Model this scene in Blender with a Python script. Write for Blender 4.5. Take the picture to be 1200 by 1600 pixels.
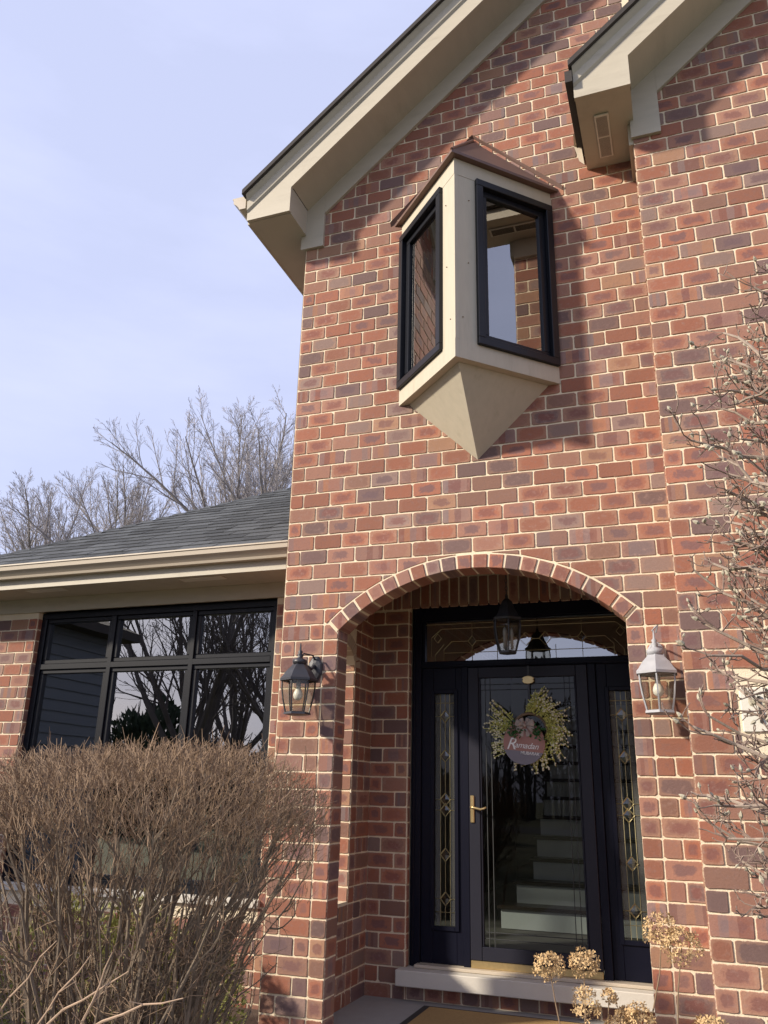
import bpy, bmesh, math, random
from mathutils import Vector, Matrix
R = random.Random(7)
for o in list(bpy.data.objects): bpy.data.objects.remove(o)
SC = bpy.context.scene
COL = SC.collection

# ------------------------------------------------------------------ camera
CX, CY, CZ = 2.53145, -4.94988, 1.31575
YAW, PITCH, ROLL = 0.352490, 0.331138, 0.023369
FPX = 1284.442
fwd = Vector((-math.sin(YAW)*math.cos(PITCH), math.cos(YAW)*math.cos(PITCH), math.sin(PITCH)))
rgt0 = Vector((math.cos(YAW), math.sin(YAW), 0)); up0 = rgt0.cross(fwd)
rgt = math.cos(ROLL)*rgt0 + math.sin(ROLL)*up0
upv = -math.sin(ROLL)*rgt0 + math.cos(ROLL)*up0
camd = bpy.data.cameras.new('camera'); cam = bpy.data.objects.new('camera', camd); COL.objects.link(cam)
cam.matrix_world = Matrix(((rgt.x, upv.x, -fwd.x, CX), (rgt.y, upv.y, -fwd.y, CY), (rgt.z, upv.z, -fwd.z, CZ), (0, 0, 0, 1)))
camd.sensor_fit = 'VERTICAL'; camd.sensor_height = 36.0; camd.sensor_width = 27.0
camd.lens = FPX/1600*36; camd.clip_start = 0.05; camd.clip_end = 2000
SC.camera = cam

# ------------------------------------------------------------------ world, sun, exposure
SUND = Vector((0.711, 0.535, -0.457)).normalized()          # direction the sunlight travels
EL = math.asin(-SUND.z); AZ = math.atan2(-SUND.x, -SUND.y)
W = bpy.data.worlds.new('World'); SC.world = W; W.use_nodes = True
nt = W.node_tree; nt.nodes.clear()
wo = nt.nodes.new('ShaderNodeOutputWorld'); bg = nt.nodes.new('ShaderNodeBackground')
sky = nt.nodes.new('ShaderNodeTexSky'); sky.sky_type = 'NISHITA'; sky.sun_disc = False
sky.sun_elevation = EL; sky.sun_rotation = AZ; sky.altitude = 200; sky.air_density = 1.0; sky.dust_density = 3.0; sky.ozone_density = 1.5
# thin high veil over the whole sky, a little streaky
tc = nt.nodes.new('ShaderNodeTexCoord'); mp = nt.nodes.new('ShaderNodeMapping'); mp.inputs['Scale'].default_value = (1.2, 1.2, 4.5)
nz = nt.nodes.new('ShaderNodeTexNoise'); nz.inputs['Scale'].default_value = 2.3; nz.inputs['Detail'].default_value = 6; nz.inputs['Roughness'].default_value = 0.55
mr = nt.nodes.new('ShaderNodeMapRange'); mr.inputs[1].default_value = 0.42; mr.inputs[2].default_value = 0.78; mr.inputs[3].default_value = 0.74; mr.inputs[4].default_value = 0.90
mx = nt.nodes.new('ShaderNodeMix'); mx.data_type = 'RGBA'
nt.links.new(tc.outputs['Generated'], mp.inputs['Vector']); nt.links.new(mp.outputs[0], nz.inputs['Vector'])
nt.links.new(nz.outputs[0], mr.inputs[0]); nt.links.new(mr.outputs[0], mx.inputs[0])
nt.links.new(sky.outputs[0], mx.inputs[6]); mx.inputs[7].default_value = (5.05, 5.4, 7.5, 1)
nt.links.new(mx.outputs[2], bg.inputs[0]); bg.inputs[1].default_value = 0.10
nt.links.new(bg.outputs[0], wo.inputs[0])
sl = bpy.data.lights.new('sun', 'SUN'); sun = bpy.data.objects.new('sun', sl); COL.objects.link(sun)
sl.energy = 4.0; sl.angle = math.radians(3.2); sl.color = (1.0, 0.90, 0.76)
sun.rotation_euler = SUND.to_track_quat('-Z', 'Y').to_euler()
SC.view_settings.view_transform = 'Standard'; SC.view_settings.look = 'None'
SC.view_settings.exposure = 0.66; SC.view_settings.gamma = 1.0; SC.view_settings.use_curve_mapping = False
SC.render.engine = 'CYCLES'; SC.cycles.max_bounces = 8; SC.cycles.transparent_max_bounces = 16
SC.cycles.use_denoising = True

# ------------------------------------------------------------------ helpers
class N:
    """small node-tree helper"""
    def __init__(s, name):
        s.m = bpy.data.materials.new(name); s.m.use_nodes = True
        s.t = s.m.node_tree; s.b = s.t.nodes['Principled BSDF']; s.out = s.t.nodes['Material Output']
    def n(s, typ, **kw):
        x = s.t.nodes.new(typ)
        for k, v in kw.items(): setattr(x, k, v)
        return x
    def l(s, a, b): s.t.links.new(a, b)
    def math(s, op, a, b=None, c=None):
        x = s.n('ShaderNodeMath', operation=op)
        for i, v in enumerate((a, b, c)):
            if v is None: continue
            if isinstance(v, (int, float)): x.inputs[i].default_value = v
            else: s.l(v, x.inputs[i])
        return x.outputs[0]
    def mix(s, f, a, b, mode='MIX'):
        x = s.n('ShaderNodeMix', data_type='RGBA', blend_type=mode)
        for sock, v in ((x.inputs[0], f), (x.inputs[6], a), (x.inputs[7], b)):
            if isinstance(v, (int, float)): sock.default_value = v
            elif isinstance(v, tuple): sock.default_value = v + (1,) if len(v) == 3 else v
            else: s.l(v, sock)
        return x.outputs[2]
    def noise(s, scale, vec=None, detail=3, rough=0.55, dist=0.0):
        x = s.n('ShaderNodeTexNoise'); x.inputs['Scale'].default_value = scale; x.inputs['Detail'].default_value = detail
        x.inputs['Roughness'].default_value = rough; x.inputs['Distortion'].default_value = dist
        if vec is not None: s.l(vec, x.inputs['Vector'])
        return x.outputs[0]
    def smooth(s, v, a, b, lo=0.0, hi=1.0):
        x = s.n('ShaderNodeMapRange', interpolation_type='SMOOTHSTEP')
        s.l(v, x.inputs[0])
        for i, q in ((1, a), (2, b), (3, lo), (4, hi)): x.inputs[i].default_value = q
        return x.outputs[0]
    def bump(s, h, strength=0.3, dist=0.004):
        x = s.n('ShaderNodeBump'); x.inputs['Strength'].default_value = strength; x.inputs['Distance'].default_value = dist
        s.l(h, x.inputs['Height']); s.l(x.outputs[0], s.b.inputs['Normal'])
    def obj(s): return s.n('ShaderNodeTexCoord').outputs['Object']
    def pos(s): return s.n('ShaderNodeNewGeometry').outputs['Position']

def simple(name, col, rough=0.6, var=0.12, scale=6.0, metal=0.0, bump=0.0, bscale=60.0, stretch=None, dirt=None, spec=0.5, objvar=0.0):
    k = N(name); v = k.pos()
    if stretch:
        m = k.n('ShaderNodeMapping'); m.inputs['Scale'].default_value = stretch; k.l(v, m.inputs['Vector']); v = m.outputs[0]
    c = k.mix(k.noise(scale, v, 5), tuple(x*(1-var) for x in col), tuple(min(1, x*(1+var)) for x in col))
    if dirt:
        c = k.mix(k.smooth(k.noise(2.1, v, 6, 0.65), 0.52, 0.78, 0, 0.6), c, dirt)
    if objvar:
        r = k.n('ShaderNodeObjectInfo').outputs['Random']
        g = k.math('MULTIPLY_ADD', r, 2*objvar, 1-objvar)
        cb = k.n('ShaderNodeCombineXYZ'); [k.l(g, cb.inputs[i]) for i in range(3)]
        c = k.mix(1.0, c, cb.outputs[0], 'MULTIPLY')
    k.l(c, k.b.inputs['Base Color']); k.b.inputs['Roughness'].default_value = rough; k.b.inputs['Metallic'].default_value = metal
    k.b.inputs['Specular IOR Level'].default_value = spec
    if bump: k.bump(k.noise(bscale, v, 4), bump)
    return k.m

def pane_mat(name, ior=2.0, tint=(0.62, 0.66, 0.66), rough=0.0, wav=0.0):
    k = N(name); k.t.nodes.remove(k.b)
    fr = k.n('ShaderNodeFresnel'); bf = k.n('ShaderNodeNewGeometry').outputs['Backfacing']; k.l(k.math('MULTIPLY_ADD', bf, 1/ior-ior, ior), fr.inputs[0])
    gl = k.n('ShaderNodeBsdfGlossy'); gl.inputs['Roughness'].default_value = rough
    tr = k.n('ShaderNodeBsdfTransparent'); tr.inputs[0].default_value = tint + (1,)
    mxs = k.n('ShaderNodeMixShader'); k.l(fr.outputs[0], mxs.inputs[0]); k.l(tr.outputs[0], mxs.inputs[1]); k.l(gl.outputs[0], mxs.inputs[2])
    if wav:
        b = k.n('ShaderNodeBump'); b.inputs['Strength'].default_value = wav; b.inputs['Distance'].default_value = 0.01
        k.l(k.noise(1.6, k.pos(), 2), b.inputs['Height']); k.l(b.outputs[0], gl.inputs['Normal'])
    k.l(mxs.outputs[0], k.out.inputs[0]); return k.m

def brick_mat():
    k = N('fired_brick')
    att = k.n('ShaderNodeAttribute', attribute_name='bs'); oi = k.n('ShaderNodeObjectInfo')
    seed = k.math('ADD', att.outputs['Fac'], k.math('MULTIPLY', oi.outputs['Random'], 97.0))
    def rnd(o):
        w = k.n('ShaderNodeTexWhiteNoise', noise_dimensions='1D'); k.l(k.math('ADD', seed, o), w.inputs['W']); return w.outputs['Value']
    r1, r2, r3, r4 = rnd(1.7), rnd(13.1), rnd(29.3), rnd(41.9)
    uv = k.n('ShaderNodeUVMap', uv_map='UVMap').outputs[0]; un = k.n('ShaderNodeUVMap', uv_map='UVN').outputs[0]
    sv = k.n('ShaderNodeCombineXYZ'); k.l(k.math('MULTIPLY', seed, 3.17), sv.inputs[2])
    va = k.n('ShaderNodeVectorMath', operation='ADD'); k.l(uv, va.inputs[0]); k.l(sv.outputs[0], va.inputs[1]); vec = va.outputs[0]
    ramp = k.n('ShaderNodeValToRGB'); ramp.color_ramp.interpolation = 'CONSTANT'
    cols = [(0.0, (0.340, 0.130, 0.078)), (0.24, (0.292, 0.121, 0.077)), (0.45, (0.330, 0.162, 0.112)), (0.60, (0.255, 0.135, 0.097)),
            (0.73, (0.180, 0.110, 0.098)), (0.88, (0.272, 0.178, 0.146)), (0.965, (0.36, 0.195, 0.118))]
    e = ramp.color_ramp.elements; e[0].position = 0; e[0].color = cols[0][1] + (1,); e[1].position = cols[1][0]; e[1].color = cols[1][1] + (1,)
    for p_, c_ in cols[2:]:
        q = e.new(p_); q.color = c_ + (1,)
    k.l(r1, ramp.inputs[0]); base = ramp.outputs[0]
    big = k.noise(24, vec, 5, 0.66, 0.8)
    sx = k.n('ShaderNodeSeparateXYZ'); k.l(un, sx.inputs[0])
    ax = k.math('ABSOLUTE', sx.outputs[0]); ay = k.math('ABSOLUTE', sx.outputs[1])
    wob = k.math('MULTIPLY', k.math('SUBTRACT', big, 0.5), 1.5)
    d = k.math('ADD', k.math('SQRT', k.math('ADD', k.math('MULTIPLY', k.math('POWER', ax, 4.0), 1.0), k.math('POWER', ay, 4.0))), k.math('MULTIPLY', wob, 0.80))
    # pale fired rim
    rim = k.math('MULTIPLY', k.smooth(d, 0.52, 0.80), k.smooth(r2, 0.25, 0.6, 0, 0.50))
    c = k.mix(rim, base, (0.40, 0.225, 0.145))
    # flashed dark heart
    core = k.math('MULTIPLY', k.smooth(d, 0.16, 0.44, 1, 0), k.smooth(r3, 0.40, 0.62, 0, 0.72))
    c = k.mix(core, c, k.mix(r2, (0.135, 0.085, 0.092), (0.205, 0.075, 0.058)))
    # vertical bands across some bricks
    bx = k.math('FLOOR', k.math('MULTIPLY', k.math('ADD', k.math('ADD', sx.outputs[0], 1.0), k.math('MULTIPLY', wob, 0.12)), 2.3))
    wb = k.n('ShaderNodeTexWhiteNoise', noise_dimensions='2D'); cb = k.n('ShaderNodeCombineXYZ'); k.l(bx, cb.inputs[0]); k.l(seed, cb.inputs[1]); k.l(cb.outputs[0], wb.inputs['Vector'])
    rb = k.n('ShaderNodeValToRGB'); rb.color_ramp.interpolation = 'CONSTANT'; ee = rb.color_ramp.elements
    ee[0].color = (0.30, 0.16, 0.125, 1); ee[1].position = 0.35; ee[1].color = (0.225, 0.165, 0.16, 1); q = ee.new(0.62); q.color = (0.37, 0.175, 0.10, 1); q = ee.new(0.8); q.color = (0.20, 0.085, 0.07, 1)
    k.l(wb.outputs['Value'], rb.inputs[0])
    c = k.mix(k.smooth(r4, 0.80, 0.84, 0, 0.6), c, rb.outputs[0])
    # grain, spots, overall value
    c = k.mix(k.smooth(k.noise(38, vec, 4, 0.65), 0.5, 0.75, 0, 0.45), c, k.mix(r2, (0.16, 0.10, 0.10), (0.40, 0.26, 0.21)))
    g = k.math('MULTIPLY', k.math('MULTIPLY_ADD', r3, 0.28, 0.86), k.math('MULTIPLY_ADD', k.noise(220, vec, 3, 0.7), 0.5, 0.75))
    gg = k.n('ShaderNodeCombineXYZ'); [k.l(g, gg.inputs[i]) for i in range(3)]
    c = k.mix(1.0, c, gg.outputs[0], 'MULTIPLY')
    ed = k.math('ADD', k.math('MAXIMUM', k.math('MULTIPLY_ADD', ax, 2.0, -1.0), ay), k.math('MULTIPLY', k.math('SUBTRACT', k.noise(75, vec, 4, 0.7), 0.5), 0.42))
    c = k.mix(k.smooth(ed, 0.96, 1.06, 0, 0.8), c, (0.60, 0.48, 0.34))
    hs = k.n('ShaderNodeHueSaturation'); hs.inputs['Saturation'].default_value = 0.98; hs.inputs['Value'].default_value = 0.93; k.l(c, hs.inputs['Color']); c = hs.outputs[0]
    wz = k.math('MULTIPLY_ADD', k.noise(0.9, k.pos(), 5, 0.6), 0.5, 0.75); wv = k.n('ShaderNodeCombineXYZ'); [k.l(wz, wv.inputs[i]) for i in range(3)]
    c = k.mix(1.0, c, wv.outputs[0], 'MULTIPLY')
    k.l(c, k.b.inputs['Base Color']); k.b.inputs['Roughness'].default_value = 0.82; k.b.inputs['Specular IOR Level'].default_value = 0.3
    k.bump(k.math('ADD', k.noise(90, vec, 4, 0.7), k.math('MULTIPLY', big, 0.8)), 0.5, 0.003)
    return k.m

def flatbrick_mat():
    """side faces no one sees up close: the same bricks as a texture"""
    k = N('brick_side'); v = k.pos(); s = k.n('ShaderNodeSeparateXYZ'); k.l(v, s.inputs[0])
    c = k.n('ShaderNodeCombineXYZ'); k.l(k.math('ADD', s.outputs[0], s.outputs[1]), c.inputs[0]); k.l(s.outputs[2], c.inputs[1])
    b = k.n('ShaderNodeTexBrick'); k.l(c.outputs[0], b.inputs['Vector']); b.inputs['Scale'].default_value = 1
    b.inputs['Color1'].default_value = (0.28, 0.10, 0.07, 1); b.inputs['Color2'].default_value = (0.19, 0.11, 0.10, 1); b.inputs['Mortar'].default_value = (0.52, 0.43, 0.32, 1)
    b.inputs['Brick Width'].default_value = 0.2032; b.inputs['Row Height'].default_value = 0.10405; b.inputs['Mortar Size'].default_value = 0.006
    k.l(b.outputs[0], k.b.inputs['Base Color']); k.b.inputs['Roughness'].default_value = 0.9; return k.m

M = {}
M['brick'] = brick_mat(); M['brickflat'] = flatbrick_mat()
M['mortar'] = simple('cream_mortar', (0.74, 0.63, 0.46), 0.95, 0.14, 9, bump=0.6, bscale=140, dirt=(0.50, 0.42, 0.32), spec=0.2)
M['trim'] = simple('taupe_paint', (0.475, 0.425, 0.33), 0.55, 0.10, 5, bump=0.15, bscale=30, stretch=(1, 1, 4), dirt=(0.345, 0.30, 0.225))
M['baytrim'] = simple('bay_taupe_paint', (0.46, 0.41, 0.315), 0.55, 0.09, 5, bump=0.15, bscale=25, stretch=(6, 6, 1), dirt=(0.345, 0.305, 0.225))
M['gutter'] = simple('beige_aluminium', (0.50, 0.43, 0.335), 0.38, 0.05, 2)
M['vent'] = simple('vent_paint', (0.66, 0.62, 0.53), 0.5)
M['black'] = simple('black_aluminium', (0.008, 0.009, 0.013), 0.36, 0.2, 3, spec=0.3)
M['navy'] = simple('navy_door_paint', (0.0045, 0.005, 0.013), 0.45, 0.2, 3, bump=0.08, bscale=20, spec=0.18)
M['storm'] = simple('charcoal_storm_door', (0.018, 0.018, 0.027), 0.45, 0.15, 3, spec=0.25)
M['glass'] = pane_mat('window_glass', 4.6, (0.5, 0.55, 0.55), 0.0, 0.05)
M['dglass'] = pane_mat('door_glass', 1.46, (0.60, 0.64, 0.63), 0.0, 0.0)
def milky():
    k = N('seeded_lantern_glass'); k.t.nodes.remove(k.b); t = k.n('ShaderNodeBsdfTransparent'); t.inputs[0].default_value = (0.90, 0.89, 0.83, 1)
    d = k.n('ShaderNodeBsdfTranslucent'); d.inputs[0].default_value = (0.62, 0.60, 0.54, 1); g_ = k.n('ShaderNodeBsdfGlossy'); g_.inputs['Roughness'].default_value = 0.08
    a = k.n('ShaderNodeMixShader'); a.inputs[0].default_value = 0.13; k.l(t.outputs[0], a.inputs[1]); k.l(d.outputs[0], a.inputs[2])
    b_ = k.n('ShaderNodeMixShader'); b_.inputs[0].default_value = 0.045; k.l(a.outputs[0], b_.inputs[1]); k.l(g_.outputs[0], b_.inputs[2]); k.l(b_.outputs[0], k.out.inputs[0]); return k.m
M['lglass'] = milky()
M['came'] = simple('brass_leading', (0.46, 0.40, 0.22), 0.42, 0.2, 10, metal=0.7)
M['silver'] = simple('etched_line', (0.055, 0.057, 0.057), 0.7, spec=0.1)
M['bevelglass'] = pane_mat('bevelled_glass', 1.9, (0.8, 0.82, 0.82), 0.04, 0.5)
def frost():
    k = N('frosted_glass'); k.t.nodes.remove(k.b); d = k.n('ShaderNodeBsdfDiffuse'); d.inputs[0].default_value = (0.20, 0.20, 0.18, 1); t = k.n('ShaderNodeBsdfTransparent'); t.inputs[0].default_value = (0.7, 0.7, 0.68, 1)
    m_ = k.n('ShaderNodeMixShader'); m_.inputs[0].default_value = 0.5; k.l(t.outputs[0], m_.inputs[1]); k.l(d.outputs[0], m_.inputs[2]); k.l(m_.outputs[0], k.out.inputs[0]); return k.m
M['frost'] = frost()
M['brass'] = simple('aged_brass', (0.62, 0.46, 0.22), 0.32, 0.25, 25, metal=0.8)
M['stone'] = simple('limestone', (0.57, 0.53, 0.46), 0.85, 0.08, 8, bump=0.3, bscale=70, dirt=(0.48, 0.44, 0.37))
M['plaque'] = simple('pale_limestone_plaque', (0.66, 0.63, 0.54), 0.8, 0.05, 8, bump=0.2, bscale=80)
M['slab'] = simple('porch_concrete', (0.32, 0.305, 0.28), 0.9, 0.1, 10, bump=0.3, bscale=120)
M['shingle'] = simple('asphalt_shingle', (0.083, 0.088, 0.093), 0.95, 0.4, 60, bump=0.7, bscale=300, spec=0.15, objvar=0.32)
M['roofedge'] = simple('dark_roof_edge', (0.045, 0.038, 0.035), 0.9, 0.2, 20, bump=0.5)
M['copper'] = simple('weathered_copper', (0.150, 0.090, 0.072), 0.5, 0.25, 6, metal=0.25, bump=0.15, bscale=25, dirt=(0.17, 0.12, 0.10))
M['slat'] = simple('vent_slat', (0.17, 0.15, 0.12), 0.6)
M['dark'] = simple('painted_room_shade', (0.035, 0.033, 0.03), 0.9)  # near-black colour stands in for the shade of unlit interiors
M['hallwall'] = simple('hall_wall_paint', (0.20, 0.18, 0.155), 0.8)
M['riser'] = simple('white_riser_paint', (0.72, 0.72, 0.68), 0.5)
M['tread'] = simple('dark_wood_tread', (0.035, 0.022, 0.015), 0.35)
M['hallfloor'] = simple('hall_floor', (0.16, 0.11, 0.07), 0.4)
M['lampblack'] = simple('lantern_black_paint', (0.030, 0.030, 0.036), 0.42, 0.2, 30, bump=0.2, bscale=180)
M['lampgrey'] = simple('weathered_grey_paint', (0.34, 0.34, 0.355), 0.6, 0.16, 30, bump=0.3, bscale=150, dirt=(0.26, 0.24, 0.24))
M['bulb'] = simple('frosted_bulb', (0.85, 0.84, 0.80), 0.35, 0.02)
M['bark'] = simple('shrub_bark', (0.165, 0.126, 0.090), 0.9, 0.35, 20, bump=0.5, bscale=120)
M['twig'] = simple('shrub_twig', (0.255, 0.172, 0.108), 0.85, 0.5, 14)
M['tbark'] = simple('grey_tree_bark', (0.19, 0.17, 0.16), 0.95, 0.3, 6, bump=0.4)
M['ttwig'] = simple('grey_brown_twig', (0.30, 0.275, 0.275), 0.9, 0.3, 3)
M['dbark'] = simple('dark_tree_bark', (0.10, 0.085, 0.078), 0.95, 0.3, 6)
M['mbark'] = simple('magnolia_bark', (0.30, 0.235, 0.185), 0.85, 0.5, 40, bump=0.4, bscale=120)
M['mtwig'] = simple('magnolia_twig', (0.235, 0.168, 0.135), 0.85, 0.45, 20)
M['bud'] = simple('furry_bud', (0.37, 0.335, 0.25), 0.8, 0.3, 60)
M['dry'] = simple('dried_petal', (0.52, 0.355, 0.175), 0.8, 0.4, 40)
M['drystem'] = simple('dry_stem', (0.22, 0.15, 0.09), 0.85)
M['cane'] = simple('pale_cane', (0.40, 0.28, 0.19), 0.8, 0.3, 30)
M['ever'] = simple('evergreen_leaf', (0.205, 0.205, 0.048), 0.7, 0.5, 7)
M['everdark'] = simple('dark_conifer_needle', (0.025, 0.042, 0.020), 0.8, 0.4, 4)
M['mulch'] = simple('bark_mulch', (0.085, 0.058, 0.040), 0.95, 0.5, 25, bump=0.9, bscale=60)
M['lawn'] = simple('winter_lawn', (0.115, 0.115, 0.050), 0.95, 0.35, 3, bump=0.8, bscale=80)
M['asph'] = simple('asphalt', (0.055, 0.055, 0.055), 0.9, 0.2, 20)
M['siding'] = simple('slate_siding', (0.105, 0.118, 0.135), 0.6, 0.08, 4)
M['coir'] = simple('coir_mat', (0.36, 0.225, 0.085), 0.95, 0.3, 60, bump=0.8, bscale=400)
M['rubber'] = simple('mat_border', (0.03, 0.026, 0.024), 0.8)
M['terra'] = simple('terracotta_sign', (0.36, 0.185, 0.155), 0.7)
M['mauve'] = simple('mauve_sign', (0.20, 0.185, 0.215), 0.7)
M['white'] = simple('white_lettering', (0.80, 0.78, 0.76), 0.6)
M['bow'] = simple('burlap_bow', (0.40, 0.33, 0.29), 0.85, 0.2, 40, bump=0.5, bscale=300)
M['sprig'] = simple('yellow_green_sprig', (0.46, 0.45, 0.12), 0.8, 0.35, 30)
M['berry'] = simple('cream_berry', (0.74, 0.70, 0.50), 0.6)
M['wleaf'] = simple('wreath_leaf', (0.030, 0.115, 0.030), 0.55, 0.4, 30)
M['digit'] = simple('bronze_digit', (0.05, 0.042, 0.035), 0.45)

def tag(o, label=None, cat=None, group=None, kind=None):
    for a, b in (('label', label), ('category', cat), ('group', group), ('kind', kind)):
        if b: o[a] = b
    return o
def link(name, me, mat, parent=None):
    o = bpy.data.objects.new(name, me); COL.objects.link(o)
    if mat is not None and not me.materials: me.materials.append(mat)
    if parent is not None: o.parent = parent
    return o
def empty(name, loc=(0, 0, 0)):
    o = bpy.data.objects.new(name, None); COL.objects.link(o); o.location = loc; o.empty_display_size = 0.1; return o

class MB:
    def __init__(s): s.v = []; s.f = []
    def add(s, vs, fs):
        b = len(s.v); s.v += [tuple(x) for x in vs]; s.f += [tuple(i+b for i in f) for f in fs]; return s
    def box(s, x0, x1, y0, y1, z0, z1):
        return s.add([(x0, y0, z0), (x1, y0, z0), (x1, y1, z0), (x0, y1, z0), (x0, y0, z1), (x1, y0, z1), (x1, y1, z1), (x0, y1, z1)],
                     [(0, 3, 2, 1), (4, 5, 6, 7), (0, 1, 5, 4), (1, 2, 6, 5), (2, 3, 7, 6), (3, 0, 4, 7)])
    def prism(s, poly, fn, a, b):
        """poly of 2d points, fn(u, v, w) -> xyz, extruded from w=a to w=b"""
        n = len(poly); vs = [fn(u, v, a) for u, v in poly] + [fn(u, v, b) for u, v in poly]
        return s.add(vs, [tuple(range(n-1, -1, -1)), tuple(range(n, 2*n))] + [(i, (i+1) % n, n+(i+1) % n, n+i) for i in range(n)])
    def xz(s, poly, y0, y1): return s.prism(poly, lambda u, v, w: (u, w, v), y0, y1)
    def yz(s, poly, x0, x1): return s.prism(poly, lambda u, v, w: (w, u, v), x0, x1)
    def tube(s, pts, rad, sides=5, cap=True):
        pts = [Vector(p) for p in pts]; n = len(pts)
        if isinstance(rad, (int, float)): rad = [rad]*n
        b = len(s.v); ref = Vector((0.31, 0.17, 0.93))
        for i, p in enumerate(pts):
            t = (pts[min(i+1, n-1)] - pts[max(i-1, 0)])
            if t.length < 1e-9: t = Vector((0, 0, 1))
            t.normalize(); a = t.cross(ref)
            if a.length < 1e-3: a = t.cross(Vector((1, 0, 0)))
            a.normalize(); c = t.cross(a)
            for k in range(sides):
                q = 2*math.pi*k/sides; d = a*math.cos(q)+c*math.sin(q)
                s.v.append(tuple(p+d*rad[i]))
        for i in range(n-1):
            for k in range(sides):
                k2 = (k+1) % sides
                s.f.append((b+i*sides+k, b+i*sides+k2, b+(i+1)*sides+k2, b+(i+1)*sides+k))
        if cap and sides > 2:
            s.f.append(tuple(b+k for k in range(sides))[::-1]); s.f.append(tuple(b+(n-1)*sides+k for k in range(sides)))
        return s
    def lathe(s, prof, c, seg=12, axis='z', rot=0.0):
        b = len(s.v); m = len(prof)
        for k in range(seg):
            q = 2*math.pi*k/seg+rot
            for r_, h_ in prof:
                d = (r_*math.cos(q), r_*math.sin(q), h_)
                if axis == 'y': d = (d[0], d[2], d[1])
                s.v.append((c[0]+d[0], c[1]+d[1], c[2]+d[2]))
        for k in range(seg):
            k2 = (k+1) % seg
            for i in range(m-1): s.f.append((b+k*m+i, b+k2*m+i, b+k2*m+i+1, b+k*m+i+1))
        s.f.append(tuple(b+k*m for k in range(seg))[::-1]); s.f.append(tuple(b+k*m+m-1 for k in range(seg)))
        return s
    def mesh(s, name, bevel=0.0, smooth=False, seg=1):
        me = bpy.data.meshes.new(name); me.from_pydata(s.v, [], s.f)
        bm = bmesh.new(); bm.from_mesh(me)
        bmesh.ops.recalc_face_normals(bm, faces=bm.faces)
        if bevel: bmesh.ops.bevel(bm, geom=list(bm.edges), offset=bevel, segments=seg, affect='EDGES', clamp_overlap=True)
        bm.to_mesh(me); bm.free()
        if smooth:
            for p in me.polygons: p.use_smooth = True
        me.update(); return me
    def build(s, name, mat, parent=None, bevel=0.0, smooth=False, seg=1):
        return link(name, s.mesh(name, bevel, smooth, seg), M[mat] if isinstance(mat, str) else mat, parent)

# ------------------------------------------------------------------ the setting
g = MB().add([(-300, -300, -0.16), (300, -300, -0.16), (300, 300, -0.16), (-300, 300, -0.16)], [(0, 1, 2, 3)]).build('ground', 'lawn'); tag(g, kind='structure')
b = MB().add([(-4.2, -3.0, -0.150), (0.30, -3.0, -0.150), (0.30, 1.2, -0.150), (-4.2, 1.2, -0.150)], [(0, 1, 2, 3)])
b.add([(2.40, -3.0, -0.150), (6.0, -3.0, -0.150), (6.0, -0.34, -0.150), (2.40, -0.34, -0.150)], [(0, 1, 2, 3)])
b.add([(1.45, -2.2, -0.146), (2.40, -2.2, -0.146), (2.40, -0.95, -0.146), (1.45, -0.95, -0.146)], [(0, 1, 2, 3)])
tag(b.build('planting_bed', 'mulch'), kind='structure')
w = MB().box(0.42, 1.40, -6.5, -0.9, -0.30, -0.142).build('front_path', 'slab', None, 0.006); tag(w, kind='structure')
rd = MB().box(-80, 80, -40, -31, -0.30, -0.150).build('road', 'asph'); tag(rd, kind='structure')

# ------------------------------------------------------------------ brick house
L = 0.2032; H = 0.104048; Z0 = 5.187
def Zj(k): return Z0 - k*H
house = empty('brick_house'); tag(house, 'red brick house with arched entry porch, corner bay window and beige gable trim', 'house')
XR = 2.531; YR = -0.351            # corner of the projecting wall on the right, its plane
YW = 1.05; YB = 1.11; XS = 0.235   # wing wall, porch back wall, porch side wall
ACX, ACZ, RIN, ROUT = 1.3208, 1.375, 1.315, 1.405
XL, XJ = 2*L, 11*L                 # arch jambs
ZSP = ACZ + math.sqrt(RIN**2 - (XJ-ACX)**2)
JT = 0.0098

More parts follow.
